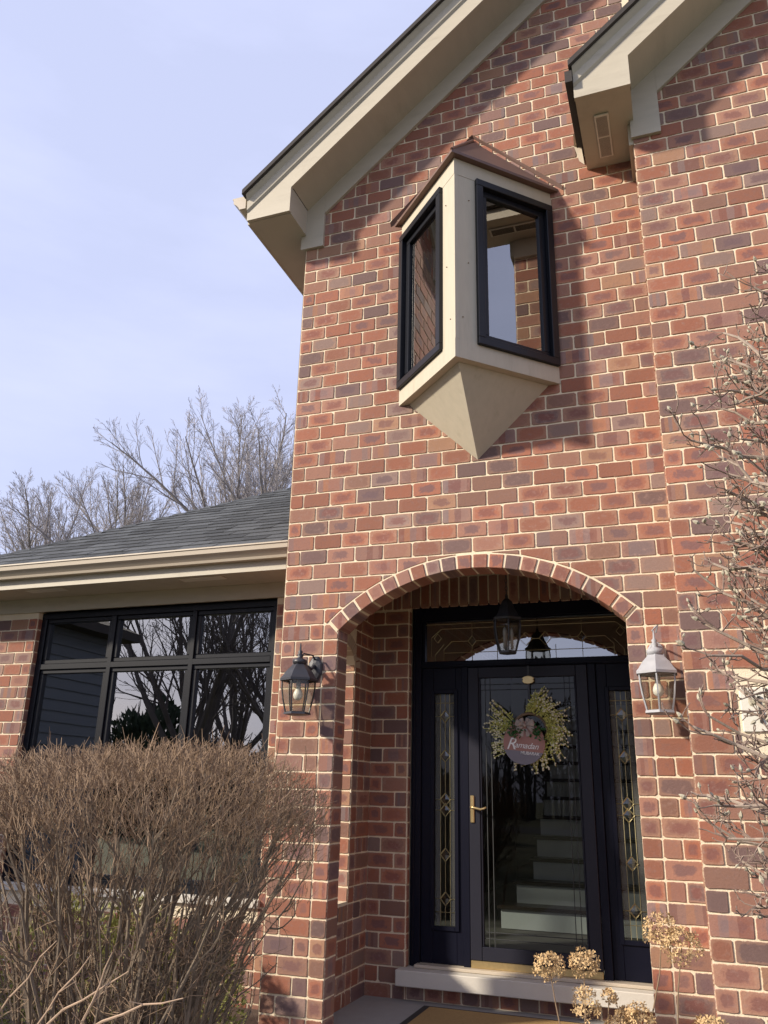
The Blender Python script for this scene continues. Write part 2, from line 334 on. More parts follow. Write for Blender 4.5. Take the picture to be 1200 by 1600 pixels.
BR = []      # every brick: dict(wall, poly [(u,v)..], cen, half, frame, clip)
def rectpoly(u0, u1, v0, v1):
    def j(): return R.uniform(-0.0018, 0.0018)
    c = [R.uniform(0.002, 0.007) if R.random() < 0.75 else R.uniform(0.008, 0.014) for _ in range(4)]; um, w3 = (u0+u1)/2, (u1-u0)*0.2
    return [(u0+c[0], v0+j()), (um-w3*R.random(), v0+j()), (um+w3*R.random(), v0+j()), (u1-c[1], v0+j()), (u1+j(), v0+c[1]*.8), (u1+j(), v1-c[2]*.8), (u1-c[2], v1+j()), (um+w3*R.random(), v1+j()), (um-w3*R.random(), v1+j()), (u0+c[3], v1+j()), (u0+j(), v1-c[3]*.8), (u0+j(), v0+c[0]*.8)]
def addbrick(wall, u0, u1, k=None, v=None, clip=None, jt=JT, frame=None, jl=None, jr=None):
    z0, z1 = (Zj(k+1)+jt/2, Zj(k)-jt/2) if v is None else v
    a = u0+(jt/2 if jl is None else jl); c = u1-(jt/2 if jr is None else jr)
    if c-a < 0.012: return
    poly = rectpoly(a, c, z0, z1); cl = False
    if clip:
        for (px, pz, nx, nz) in clip:
            out = []; n = len(poly)
            for i in range(n):
                p, q = poly[i], poly[(i+1) % n]
                dp = (p[0]-px)*nx+(p[1]-pz)*nz; dq = (q[0]-px)*nx+(q[1]-pz)*nz
                if dp >= 0: out.append(p)
                else: cl = True
                if (dp >= 0) != (dq >= 0):
                    t = dp/(dp-dq); out.append((p[0]+(q[0]-p[0])*t, p[1]+(q[1]-p[1])*t)); cl = True
            poly = out
            if len(poly) < 3: return
    ar = abs(sum(poly[i][0]*poly[(i+1) % len(poly)][1]-poly[(i+1) % len(poly)][0]*poly[i][1] for i in range(len(poly))))/2
    if ar < 0.0006: return
    BR.append(dict(wall=wall, poly=poly, rect=(a, c, z0, z1), cl=cl, frame=frame))
def row(wall, xs, k, **kw):
    for i in range(len(xs)-1): addbrick(wall, xs[i], xs[i+1], k, **kw)
def bond(x0, x1, half_first):
    xs = [x0]; x = x0 + (L/2 if half_first else L)
    while x < x1-0.03: xs.append(x); x += L
    xs.append(x1); return xs

FW = lambda O: (lambda u, v, n: (O[0]+u, O[1]-n, v))        # walls facing the street: n is outwards
fr_main, fr_right, fr_wing, fr_back = FW((0, 0)), FW((0, YR)), FW((0, YW)), FW((0, YB))
XE = 12.5*L
def ringclip(u0, u1, v0, v1):
    cx, cz = (u0+u1)/2, (v0+v1)/2; dx, dz = cx-ACX, cz-ACZ; d = math.hypot(dx, dz)
    nx, nz = dx/d, dz/d; r = ROUT+0.011
    return [(ACX+nx*r, ACZ+nz*r, nx, nz)]
for k in range(-24, 51):
    zt, zb = Zj(k), Zj(k+1)
    xmax = XE
    if zb > ZSP + 0.045:
        xs = bond(0, XE, k % 2 == 0)
        for i in range(len(xs)-1):
            u0, u1 = xs[i], xs[i+1]
            if zb > 5.60+0.87*u1: continue
            near = min(math.hypot(max(abs(x-ACX), 0), z-ACZ) for x in (u0, u1, (u0+u1)/2) for z in (zt, zb))
            if near < ROUT+0.02 and zb < ACZ+ROUT+0.02 and abs((u0+u1)/2-ACX) < 1.05:
                if math.hypot((u0+u1)/2-ACX, (zt+zb)/2-ACZ) < ROUT-0.10: continue
                addbrick('front_wall', u0, u1, k, clip=ringclip(u0, u1, zb, zt), frame=fr_main)
            else: addbrick('front_wall', u0, u1, k, frame=fr_main)
    else:
        clipL = None
        row('front_wall', [0, L/2, 1.5*L] if k % 2 == 0 else [0, L, 1.5*L], k, frame=fr_main)
        row('front_wall', [11.5*L, 12.5*L] if k % 2 == 0 else [11.5*L, 12*L, 12.5*L], k, frame=fr_main)
        top = ZSP if zt > ZSP else None
        if zt > ZSP:      # the two skewback bricks under the arch ends
            ta_ = math.pi-math.acos((XJ-ACX)/RIN); tx, tz = -math.sin(ta_), math.cos(ta_)
            addbrick('front_wall', 1.5*L, 2*L, k, clip=[(ACX+tx*0.008, ACZ+tz*0.008, tx, tz)], frame=fr_main, jr=0.0)
            addbrick('front_wall', 11*L, 11.5*L, k, clip=[(ACX-tx*0.008, ACZ+tz*0.008, -tx, tz)], frame=fr_main, jl=0.0)
        else:
            addbrick('front_wall', 1.5*L, 2*L, k, frame=fr_main, jr=0.0); addbrick('front_wall', 11*L, 11.5*L, k, frame=fr_main, jl=0.0)
    # projecting wall on the right
    if k >= -14:
        x0 = XR; xs = bond(x0, x0+6.5*L, k % 2 != 0); xs = [x for x in xs]
        for i in range(len(xs)-1):
            if zb > 3.45+0.87*xs[i+1]: continue
            if xs[i+1] > 2.775 and zt > 1.64 and zb < 1.875 and xs[i] < 3.3:      # round the number stone
                if xs[i] < 2.755: addbrick('gable_wall', xs[i], 2.772, k, frame=fr_right, jl=0.0 if i == 0 else None)
                continue
            addbrick('gable_wall', xs[i], xs[i+1], k, frame=fr_right, jl=0.0 if i == 0 else None)
# returns: left pier jamb, side of the projecting wall
fr_jamb = lambda u, v, n: (XL+n, u, v)                       # faces +X, u runs into the porch
fr_ret = lambda u, v, n: (XR-n, -u, v)                       # faces -X
for k in range(27, 51): addbrick('front_wall', 0.004, 0.162, k, frame=fr_jamb, jl=0.0, jr=0.002)
for k in range(-8, 50):
    row('gable_wall', [0.0, 0.15, 0.351] if k % 2 else [0.0, 0.25, 0.351], k, frame=fr_ret)
# porch: back wall left of the door, side wall, soldier course
XBR = 0.535
for k in range(24, 50):
    row('porch_wall', [XS, XS+L, XBR] if k % 2 else [XS, XS+L/2, XBR], k, frame=fr_back, jr=None)
    fr_bret = lambda u, v, n: (XBR+n, YB+u, v)
    addbrick('porch_wall', 0.003, 0.062, k, frame=fr_bret, jl=0.0)
x = XBR+0.006
while x < 2.36:
    addbrick('porch_wall', x, x+0.130, v=(0.003, 0.089), frame=FW((0, YB+0.006))); x += 0.130
x = 0.24; sw = 0.0775
while x < 2.40:
    addbrick('porch_wall', x, x+sw, v=(2.704, 2.935), frame=fr_back, jt=0.010); x += sw
fr_side = lambda u, v, n: (XS+n, u, v)
YO0, YO1, ZO0, ZOS, ZOC = 0.165, 0.75, 0.625, 2.20, 2.36       # side opening of the porch
def arch_side(y): 
    t = (y-(YO0+YO1)/2)/((YO1-YO0)/2); return ZOS+(ZOC-ZOS)*math.sqrt(max(0, 1-t*t))
for k in range(21, 50):
    row('porch_wall', [YO1, YO1+L/2, YB] if k % 2 else [YO1, YO1+L/2, YO1+L/2+0.128, YB], k, frame=fr_side)
    if Zj(k) < ZO0+0.03:
        row('porch_wall', [YO0+0.01, YO0+L*0.6, YO0+L*1.6, YO0+L*2.6, YO1] if k % 2 else [YO0+0.01, YO0+L*1.1, YO0+L*2.1, YO1], k, frame=fr_side)
    elif Zj(k+1) > ZOC+0.02:
        row('porch_wall', [YO0+0.01, YO0+L, YO0+2*L, YO1] if k % 2 else [YO0+0.01, YO0+L*1.5, YO0+2.5*L, YO1], k, frame=fr_side)
    elif Zj(k) < ZOC+0.05:
        fr_fj = lambda u, v, n: (u, YO1-n, v)
        row('porch_wall', [0.004, XS-L/2, XS-0.004], k, frame=fr_fj, jr=0.0)
# wing wall
XW0, XW1 = -3.07, -0.60
for k in range(21, 52):
    if Zj(k) > 2.88: continue
    row('wing_wall', [XW0-3.1*L, XW0-2.5*L, XW0-1.5*L, XW0-L/2, XW0] if k % 2 else [XW0-3.1*L, XW0-3*L, XW0-2*L, XW0-L, XW0], k, frame=fr_wing, jr=None)
    row('wing_wall', [XW1, XW1+L/2, XW1+1.5*L, XW1+2.5*L, -0.005] if k % 2 else [XW1, XW1+L, XW1+2*L, -0.005], k, frame=fr_wing)
    if Zj(k) < 0.50: row('wing_wall', bond(XW0, XW1, k % 2 == 0), k, frame=fr_wing)
    addbrick('wing_wall', 0.002, 0.066, k, frame=(lambda u, v, n: (XW0+n, YW+u, v)), jl=0.0)

PROUD, CH, BACK = 0.0055, 0.0024, -0.012
def brick_geo(poly, rect, dx=0.0, dz=0.0, proud=PROUD):
    n = len(poly); cx = sum(p[0] for p in poly)/n; cz = sum(p[1] for p in poly)/n
    fr = []
    for p in poly:
        d = math.hypot(cx-p[0], cz-p[1]); t = CH*1.3/max(d, 1e-4); fr.append((p[0]+(cx-p[0])*t, p[1]+(cz-p[1])*t))
    vs = [(p[0], p[1], proud) for p in fr]+[(p[0], p[1], proud-CH) for p in poly]+[(p[0], p[1], BACK) for p in poly]
    fs = [tuple(range(n))]
    for a in (0, n):
        for i in range(n): j = (i+1) % n; fs.append((a+j, a+i, a+n+i, a+n+j))
    ux, uz = (rect[0]+rect[1])/2, (rect[2]+rect[3])/2; hx, hz = (rect[1]-rect[0])/2, (rect[3]-rect[2])/2
    uv = [((v[0]-ux), (v[1]-uz)) for v in vs]; un = [((v[0]-ux)/hx, (v[1]-uz)/hz) for v in vs]
    return vs, fs, uv, un
def set_uv(me, uv, un):
    a = me.uv_layers.new(name='UVMap'); c = me.uv_layers.new(name='UVN')
    for lp in me.loops: a.data[lp.index].uv = uv[lp.vertex_index]; c.data[lp.index].uv = un[lp.vertex_index]

def project(P):
    d = Vector(P)-Vector((CX, CY, CZ)); w = d.dot(fwd)
    return (600+FPX*d.dot(rgt)/w, 800-FPX*d.dot(upv)/w)
BAYPX = [(622, 350), (708, 235), (740, 217), (880, 295), (880, 572), (875, 600), (747, 719), (625, 632)]
def inpoly(p, poly):
    c = False; n = len(poly)
    for i in range(n):
        a, b_ = poly[i], poly[i-1]
        if (a[1] > p[1]) != (b_[1] > p[1]) and p[0] < (b_[0]-a[0])*(p[1]-a[1])/(b_[1]-a[1])+a[0]: c = not c
    return c
cand = []
for i, q in enumerate(BR):
    if q['cl'] or q['wall'] not in ('front_wall', 'gable_wall') or q['frame'] not in (fr_main, fr_right): continue
    u0, u1, z0, z1 = q['rect']
    P4 = [project(q['frame'](u, v, 0)) for u, v in ((u0, z0), (u1, z0), (u1, z1), (u0, z1))]
    c = (sum(p[0] for p in P4)/4, sum(p[1] for p in P4)/4)
    if not (4 < c[0] < 1196 and 4 < c[1] < 1596) or inpoly(c, BAYPX) or (c[0] < 490 and c[1] > 1230): continue
    if q['wall'] == 'front_wall' and c[0] > 1050 and u1 > XR-0.03 and False: continue
    if z1 > (5.562+0.87*u0 if q['wall'] == 'front_wall' else 3.41+0.87*u0): continue
    ar = abs(sum(P4[j][0]*P4[(j+1) % 4][1]-P4[(j+1) % 4][0]*P4[j][1] for j in range(4)))/2
    cand.append((ar, i))
cand.sort(reverse=True); single = set(i for _, i in cand[:270])

walls = {}
def wallpart(name, mb): walls[name] = mb.build(name, 'mortar', house); return walls[name]
# mortar bodies behind the bricks
w = MB(); T = 0.165; ZT = 8.6
w.box(0, XL, 0, T, -0.30, ZSP-0.002); w.box(XJ, XE+0.05, 0, T, -0.30, ZSP-0.002)
NA = 40; aa = math.acos((XJ-ACX)/RIN); rr = RIN+0.012
arc = [(ACX-rr*math.cos(t), ACZ+rr*math.sin(t)) for t in [aa+(math.pi-2*aa)*i/NA for i in range(NA+1)]]
zt_ = lambda x: 5.80+0.87*x
w.xz([(0, ZSP), (XL, ZSP), arc[0], (arc[0][0], zt_(arc[0][0])), (0, zt_(0))], 0, T)
for i in range(NA): w.xz([arc[i], arc[i+1], (arc[i+1][0], zt_(arc[i+1][0])), (arc[i][0], zt_(arc[i][0]))], 0, T)
w.xz([arc[-1], (XJ, ZSP), (XE+0.05, ZSP), (XE+0.05, zt_(XE+.05)), (arc[-1][0], zt_(arc[-1][0]))], 0, T)
wallpart('front_wall', w)
m = MB(); qd = lambda ya, yb, za, zb: m.add([(-0.003, ya, za), (-0.003, yb, za), (-0.003, yb, zb), (-0.003, ya, zb)], [(0, 1, 2, 3)])
qd(0.0, YO0, -0.3, 5.6); qd(YO0, YO1, -0.3, ZO0); qd(YO0, YO1, ZOC, 5.6); qd(YO1, 1.06, -0.3, 5.6); qd(1.06, 9, 3.05, 5.6)
m.build('side_wall', 'brickflat', house)
w = MB().xz([(XR, -0.3), (5.5, -0.3), (5.5, 3.6+0.87*5.5), (XR, 3.6+0.87*XR)], YR, 0.1); wallpart('gable_wall', w)
w = MB()
w.box(0.0, XS, YO1, YB+0.06, -0.05, 3.05); w.box(0.0, XS, YO0+0.001, YO1-0.001, -0.05, ZO0)
ys = [YO0+0.001+(YO1-YO0-0.002)*i/14 for i in range(15)]
for i in range(14): w.yz([(ys[i], arch_side(ys[i])), (ys[i+1], arch_side(ys[i+1])), (ys[i+1], 3.05), (ys[i], 3.05)], 0.0, XS)
w.box(XS+0.001, XBR, YB, YB+0.30, -0.05, 3.05); w.box(XBR+0.001, 2.42, YB, YB+0.10, 2.735, 3.05); w.box(XBR+0.001, 2.42, YB+0.006, YB+0.2, -0.05, 0.094)
pwo = wallpart('porch_wall', w)
na = 12
for i in range(na):
    ta, tb = math.pi*(i+0.06)/na, math.pi*(i+0.94)/na; yc, hy, hz = (YO0+YO1)/2, (YO1-YO0)/2, ZOC-ZOS
    pl = [(yc-hy*f*math.cos(t)*0.995, ZOS+(hz*math.sin(t) if f == 1 else (hz+0.10)*math.sin(t))) for f, t in ((1, ta), (1, tb), (1.34, tb), (1.34, ta))]
    if min(p[0] for p in pl) < YO0-0.02: pl = [(max(p[0], YO0+0.004), p[1]) for p in pl]
    me = MB().yz(pl, 0.003, XS+0.005).mesh('brick', bevel=0.002); set_uv(me, [(v.co.y, v.co.z) for v in me.vertices], [((v.co.y-yc)/0.1, (v.co.z-ZOS)/0.1) for v in me.vertices])
    link('brick', me, M['brick'], pwo)
MB().box(2.42, 2.60, T+0.002, YB+0.3, -0.05, 3.05).build('porch_side_wall', 'brickflat', house)
MB().box(0.0, 2.6, T+0.002, YB+0.28, 3.052, 3.10).build('porch_ceiling', 'tread', house)
w = MB(); w.box(-3.72, XW0, YW, YW+0.2, -0.3, 2.86); w.box(XW1, -0.004, YW, YW+0.2, -0.3, 2.86); w.box(XW0+0.001, XW1-0.001, YW, YW+0.2, -0.3, 0.50)
wallpart('wing_wall', w)
MB().box(-3.722, -3.70, YW+0.003, 6, -0.3, 2.86).build('wing_side_wall', 'brickflat', house)

# bricks: the largest one by one, the rest as one mass
fullv, cache = [], {}
def variant(w_, h_):
    key = (round(w_, 3), round(h_, 3), R.randrange(6))
    if key not in cache:
        rc = (-w_/2, w_/2, -h_/2, h_/2); vs, fs, uv, un = brick_geo(rectpoly(*rc), rc)
        me = bpy.data.meshes.new('brick'); me.from_pydata([(v[0], -v[2], v[1]) for v in vs], [], fs); set_uv(me, uv, un)
        bm = bmesh.new(); bm.from_mesh(me); bmesh.ops.recalc_face_normals(bm, faces=bm.faces); bm.to_mesh(me); bm.free()
        me.materials.append(M['brick']); cache[key] = me
    return cache[key]
mv, mf, muv, mun, msd = [], [], [], [], []
for i, q in enumerate(BR):
    if i in single:
        u0, u1, z0, z1 = q['rect']; o = bpy.data.objects.new('brick', variant(u1-u0, z1-z0)); COL.objects.link(o)
        P_ = q['frame']((u0+u1)/2, (z0+z1)/2, R.uniform(-0.0012, 0.0012)); o.location = P_; o.rotation_euler = (0, R.uniform(-0.006, 0.006), 0); o.parent = walls[q['wall']]
    else:
        vs, fs, uv, un = brick_geo(q['poly'], q['rect'], proud=PROUD+R.uniform(-0.0012, 0.0012)); b0 = len(mv); sd = R.uniform(1, 900)
        mv += [q['frame'](*v) for v in vs]; mf += [tuple(j+b0 for j in f) for f in fs]; muv += uv; mun += un; msd += [sd]*len(fs)
me = bpy.data.meshes.new('brickwork'); me.from_pydata(mv, [], mf); set_uv(me, muv, mun)
at = me.attributes.new('bs', 'FLOAT', 'FACE'); at.data.foreach_set('value', msd)
bw = link('brickwork', me, M['brick'], house); tag(bw, kind='stuff')

# arch of header bricks
arch = MB(); ring = []
NB = 20; t0 = math.pi-aa-0.006; t1 = aa+0.006
for i in range(NA):
    ta, tb = t0+(t1-t0)*i/NA, t0+(t1-t0)*(i+1)/NA
    r0, r1 = RIN+0.006, ROUT+0.006
    arch.xz([(ACX+r0*math.cos(ta), ACZ+r0*math.sin(ta)), (ACX+r0*math.cos(tb), ACZ+r0*math.sin(tb)), (ACX+r1*math.cos(tb), ACZ+r1*math.sin(tb)), (ACX+r1*math.cos(ta), ACZ+r1*math.sin(ta))], -0.007, T-0.004)
aw = arch.build('arch', 'mortar', house)
for i in range(NB):
    g_ = 0.0060
    ta, tb = t0+(t1-t0)*i/NB-g_, t0+(t1-t0)*(i+1)/NB+g_
    tm = (ta+tb)/2; cx, cz = ACX+(RIN+ROUT)/2*math.cos(tm), ACZ+(RIN+ROUT)/2*math.sin(tm)
    pl = [(ACX+r*math.cos(t)-cx, ACZ+r*math.sin(t)-cz) for r, t in ((RIN, ta), (RIN, (ta+tb)/2), (RIN, tb), (ROUT-0.001, tb), (ROUT-0.001, ta))]
    me = MB().xz(pl, -0.013-R.uniform(0, 0.002), T-0.002).mesh('brick', bevel=0.003)
    uv = [(v.co.x, v.co.z) for v in me.vertices]; un = [(v.co.x/0.06, v.co.z/0.06) for v in me.vertices]; set_uv(me, uv, un)
    o = link('brick', me, M['brick'], aw); o.location = (cx, 0, cz)

# ---------------- gables
def gable(name, off_f, off_t, off_z, xl, xbox, zs, yw, yf, fx0, fx1, zfoot, x2, gutter):
    S = 0.87
    f = lambda x, o: o+S*x
    # fascia with the boxed return at its foot
    poly = [(xl, zs), (xbox, zs+0.004), (xbox, f(xbox, off_f)-0.004), (x2, f(x2, off_f)), (x2, f(x2, off_t)), (xl, f(xl, off_t))]
    m = MB(); m.xz([poly[0], poly[1], poly[2], (xl, f(xl, off_t))], yf, yf+0.028); m.xz([poly[2], poly[3], poly[4], poly[5]], yf, yf+0.028)
    m.build('rake_fascia', 'trim', house)
    mid = off_f+(off_t-off_f)*0.52
    m = MB().prism([(0, 0), (-0.014, 0.02), (-0.020, off_t-mid-0.05), (-0.048, off_t-mid-0.01), (-0.048, off_t-mid), (0, off_t-mid)],
                   lambda u, v, w: (w, yf+u-0.001, mid+v+S*w), xl+0.002, x2); m.build('crown_moulding', 'trim', house)
    MB().xz([(xl-0.02, f(xl-0.02, off_t)+0.002), (x2, f(x2, off_t)+0.002), (x2, f(x2, off_t+0.045)), (xl-0.02, f(xl-0.02, off_t+0.045))], yf-0.075, 9).build('roof', 'roofedge', house)
    MB().xz([(xbox+0.001, f(xbox, off_f)+0.012), (x2, f(x2, off_f)+0.014), (x2, f(x2, off_f)+0.034), (xbox+0.001, f(xbox, off_f)+0.032)], yf+0.029, yw).build('rake_soffit', 'trim', house)
    m = MB(); m.xz([(fx0, zfoot), (fx1, zfoot), (fx1, f(fx1, off_z)), (fx1, f(fx1, off_z+0.24)), (fx0, f(fx0, off_z+0.24))], yw-0.030, yw+0.0)
    m.xz([(fx1+0.001, f(fx1, off_z)), (x2, f(x2, off_z)), (x2, f(x2, off_z+0.24)), (fx1+0.001, f(fx1, off_z+0.24))], yw-0.0305, yw); m.build('frieze_board', 'trim', house)
    # boxed eave running back along the side
    MB().xz([(xl+0.004, zs+0.004), (xbox-0.003, zs+0.006), (xbox-0.003, f(xbox, off_f)+0.01), (xl+0.004, f(xl, off_t)-0.02)], yf+0.029, yw-0.031 if yw == 0 else 0).build('eave_return', 'trim', house)
gable('main', 5.738, 6.045, 5.562, -0.36, 0.008, 5.518, 0.0, -0.34, -0.036, 0.157, 5.392, 3.6, True)
gable('right', 3.592, 3.872, 3.410, 2.197, 2.545, 5.566, YR, -0.69, XR-0.012, 2.705, 5.432, 5.5, False)
MB().box(-0.357, 0.0075, -0.311, 9, 5.5155, 5.5195).build('eave_soffit', 'trim', house)
MB().box(-0.372, -0.3565, -0.30, 9, 5.512, 5.74).build('eave_fascia', 'trim', house)
def kgutter(fn, a, b):
    pf = [(0.0, 0.0), (0.055, 0.0), (0.062, 0.02), (0.085, 0.045), (0.108, 0.062), (0.112, 0.098), (0.120, 0.101), (0.120, 0.112), (0.104, 0.112), (0.102, 0.066), (0.078, 0.05), (0.052, 0.02), (0.048, 0.008), (0.008, 0.008), (0.008, 0.108), (0.0, 0.108)]
    return MB().prism(pf, fn, a, b)
kgutter(lambda u, v, w: (-0.3725-u, w, 5.630+v), -0.352, 9).build('gutter', 'gutter', house)
MB().xz([(-0.3725, 5.628), (-0.428, 5.628), (-0.436, 5.652), (-0.462, 5.678), (-0.482, 5.692), (-0.486, 5.730), (-0.494, 5.733), (-0.494, 5.744), (-0.3725, 5.744)], -0.356, -0.3522).build('gutter_end_cap', 'gutter', house)
# narrow dark drip edge on the right gable's side, kick-out flashing at its end
MB().box(2.150, 2.196, -0.735, -0.14, 5.665, 5.755).build('drip_edge', 'roofedge', house)
MB().add([(2.12, -0.012, 5.80), (2.17, -0.012, 5.80), (2.185, -0.012, 5.62), (2.15, -0.012, 5.66), (2.13, -0.14, 5.79), (2.17, -0.14, 5.78)], [(0, 1, 2, 3), (0, 1, 5, 4), (1, 2, 5)]).build('flashing', 'gutter', house)
MB().box(2.500, 2.529, -0.349, -0.004, 5.40, 5.565).build('corner_trim', 'trim', house)
# soffit vent of the right gable: frame and slats
v = MB(); v.box(2.300, 2.392, -0.505, -0.110, 5.556, 5.5655); vent = v.build('soffit_vent', 'vent', house, 0.002)
for c_ in (0, 1):
    for i in range(11):
        x = 2.312+i*0.0064; y0 = -0.488+c_*0.19
        MB().box(x, x+0.0030, y0, y0+0.175, 5.5535, 5.558).build('slat', 'slat', vent)

# ---------------- corner bay window upstairs
XM, BW = 1.3675, 0.5675
bay = MB()
def face(side):
    d = Vector((-side, 1, 0)).normalized()     # from front edge towards the wall
    # s: distance from the wall along the face towards the front edge; n outward
    Wp = Vector((XM-side*(-1)*0, 0, 0))
    base = Vector((XM+side*BW, 0, 0)); along = Vector((-side, -1, 0)).normalized(); out = Vector((side, -1, 0)).normalized()
    return lambda s_, z_, n_: tuple(base+along*s_+out*n_+Vector((0, 0, z_)))
SF = BW*math.sqrt(2)
bayo = MB()
for side in (-1, 1):
    fn = face(side); bx = lambda m, s0, s1, z0, z1, n0, n1: m.prism([(s0, z0), (s1, z0), (s1, z1), (s0, z1)], fn, n0, n1)
    e_ = SF if side < 0 else SF-0.0305
    bx(bayo, 0.0, e_, 5.305, 5.435, -0.03, 0.0); bx(bayo, 0.0, e_, 3.905, 4.035, -0.03, 0.0); bx(bayo, 0.632, e_, 4.036, 5.304, -0.03, -0.002)
    bx(bayo, 0.0, 0.03, 4.036, 5.304, -0.03, 0.0)
bay_o = bayo.build('bay_window', 'baytrim', house)
for side in (-1, 1):
    fn = face(side)
    def bx(m, s0, s1, z0, z1, n0, n1): m.prism([(s0, z0), (s1, z0), (s1, z1), (s0, z1)], fn, n0, n1)
    a0, a1, b0, b1 = 0.012, 0.640, 4.028, 5.312
    m = MB(); t = 0.052
    bx(m, a0, a1, b0, b0+t, -0.05, 0.026); bx(m, a0, a1, b1-t, b1, -0.05, 0.026); bx(m, a0, a0+t, b0+t, b1-t, -0.05, 0.0259); bx(m, a1-t, a1, b0+t, b1-t, -0.05, 0.0259)
    m.build('window_frame', 'black', bay_o, 0.003)
    m = MB(); c0, c1, d0, d1 = a0+t, a1-t, b0+t, b1-t; t = 0.048
    bx(m, c0, c1, d0, d0+t, -0.05, -0.012); bx(m, c0, c1, d1-t, d1, -0.05, -0.012); bx(m, c0, c0+t, d0+t, d1-t, -0.05, -0.0121); bx(m, c1-t, c1, d0+t, d1-t, -0.05, -0.0121)
    m.build('sash', 'black', bay_o, 0.003)
    MB().add([fn(c0+t, d0+t, -0.03), fn(c1-t, d0+t, -0.03), fn(c1-t, d1-t, -0.03), fn(c0+t, d1-t, -0.03)], [(0, 1, 2, 3)]).build('pane', 'glass', bay_o)
    for zz, ss in ((4.62, 0.70), (4.20, 0.745), (5.12, 0.69)):
        q = fn(ss, zz, 0.001); MB().lathe([(0.006, 0), (0.004, 0.002)], q, 6).build('nail', 'drystem', bay_o)
EV = 0.042; ze = 5.438
tipF = (XM, -BW-EV*1.41, ze); tL = (XM-BW-EV*1.41, 0, ze); tR = (XM+BW+EV*1.41, 0, ze); pk = (XM, -0.0, 6.055)
dz = 0.022
m = MB().add([tipF, tL, pk, tR] + [(p[0], p[1], p[2]+dz) for p in (tipF, tL)] + [(pk[0], pk[1], pk[2]+dz), (tR[0], tR[1], tR[2]+dz)],
             [(4, 5, 6), (4, 6, 7), (0, 1, 5, 4), (0, 4, 7, 3), (0, 3, 1), (1, 3, 2), (1, 2, 6, 5), (3, 7, 6, 2)])
m.build('bay_roof', 'copper', bay_o)
hip = MB().tube([(tipF[0], tipF[1], ze+dz), (pk[0], pk[1]-0.01, pk[2]+dz)], [0.010, 0.012], 6); hip.build('hip_seam', 'copper', bay_o)
fl = MB()
for sd in (-1, 1):
    p0 = Vector((XM+sd*(BW+0.085), -0.004, ze+0.005)); p1 = Vector((XM, -0.004, 6.10))
    fl.add([p0, p1, p1+Vector((0, -0.022, 0.022)), p0+Vector((0, -0.022, 0.03))], [(0, 1, 2, 3)])
fl.build('flashing', 'copper', bay_o)
ins = 0.055
pA, pB, pC, pT = (XM-BW+ins*1.4, 0, 3.904), (XM+BW-ins*1.4, 0, 3.904), (XM, -BW+ins*1.41, 3.904), (XM, 0, 3.425)
MB().add([pA, pB, pC, pT], [(0, 2, 1), (0, 3, 2), (1, 2, 3), (0, 1, 3)]).build('bay_base', 'baytrim', bay_o)
MB().add([(XM-BW, -0.002, 3.906), (XM+BW, -0.002, 3.906), (XM, -BW+0.002, 3.906)], [(0, 1, 2)]).build('bay_floor', 'baytrim', bay_o)
MB().add([(XM-BW+0.01, -0.010, 3.95), (XM+BW-0.01, -0.010, 3.95), (XM+BW-0.01, -0.010, 5.42), (XM-BW+0.01, -0.010, 5.42)], [(0, 1, 2, 3)]).build('painted_room_shade', 'dark', bay_o)  # flat sheet coloured as interior shade; solid wall behind, no room
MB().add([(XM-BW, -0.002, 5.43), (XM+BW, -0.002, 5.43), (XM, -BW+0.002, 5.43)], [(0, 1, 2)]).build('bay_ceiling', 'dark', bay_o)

# ---------------- wing: window, eave, roof
win = MB(); Y0, Y1 = 1.100, 1.180
ZWB, ZWT = 0.555, 2.845
win.box(XW0+0.002, XW1-0.002, Y0, Y1, ZWT-0.055, ZWT); win.box(XW0+0.002, XW1-0.002, Y0, Y1, ZWB, ZWB+0.06)
win.box(XW0+0.002, XW0+0.060, Y0+0.0005, Y1, ZWB+0.06, ZWT-0.055); win.box(XW1-0.060, XW1-0.002, Y0+0.0005, Y1, ZWB+0.06, ZWT-0.055)
xm = [-2.258, -1.42]
for x in xm: win.box(x-0.022, x+0.022, Y0+0.001, Y1, ZWB+0.06, ZWT-0.055)
win.box(XW0+0.060, XW1-0.060, Y0+0.0015, Y1, 2.325, 2.375)
wwin = win.build('wing_window', 'black', house, 0.003)
edges = [XW0+0.060, xm[0]-0.022, xm[0]+0.022, xm[1]-0.022, xm[1]+0.022, XW1-0.060]
for c_ in range(3):
    for (za, zb) in ((2.375, ZWT-0.055), (ZWB+0.06, 2.325)):
        x0, x1 = edges[2*c_], edges[2*c_+1]; t = 0.038; m = MB()
        m.box(x0, x1, Y0+0.018, Y1-0.01, za, za+t); m.box(x0, x1, Y0+0.018, Y1-0.01, zb-t, zb); m.box(x0, x0+t, Y0+0.0185, Y1-0.01, za+t, zb-t); m.box(x1-t, x1, Y0+0.0185, Y1-0.01, za+t, zb-t)
        m.build('sash', 'black', wwin, 0.005)
        MB().add([(x0+t, Y0+0.045, za+t), (x1-t, Y0+0.045, za+t), (x1-t, Y0+0.045, zb-t), (x0+t, Y0+0.045, zb-t)], [(0, 1, 2, 3)]).build('pane', 'glass', wwin)
MB().box(XW0-0.02, XW1+0.02, YW-0.035, Y0+0.02, 0.500, 0.556).build('sill', 'stone', wwin, 0.004)
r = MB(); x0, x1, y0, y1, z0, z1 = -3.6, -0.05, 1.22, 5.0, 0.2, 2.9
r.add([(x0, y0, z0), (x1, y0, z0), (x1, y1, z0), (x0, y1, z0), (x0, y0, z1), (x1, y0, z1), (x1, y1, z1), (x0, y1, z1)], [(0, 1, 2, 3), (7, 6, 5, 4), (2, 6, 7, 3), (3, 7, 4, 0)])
r.build('wing_room', 'dark', house)
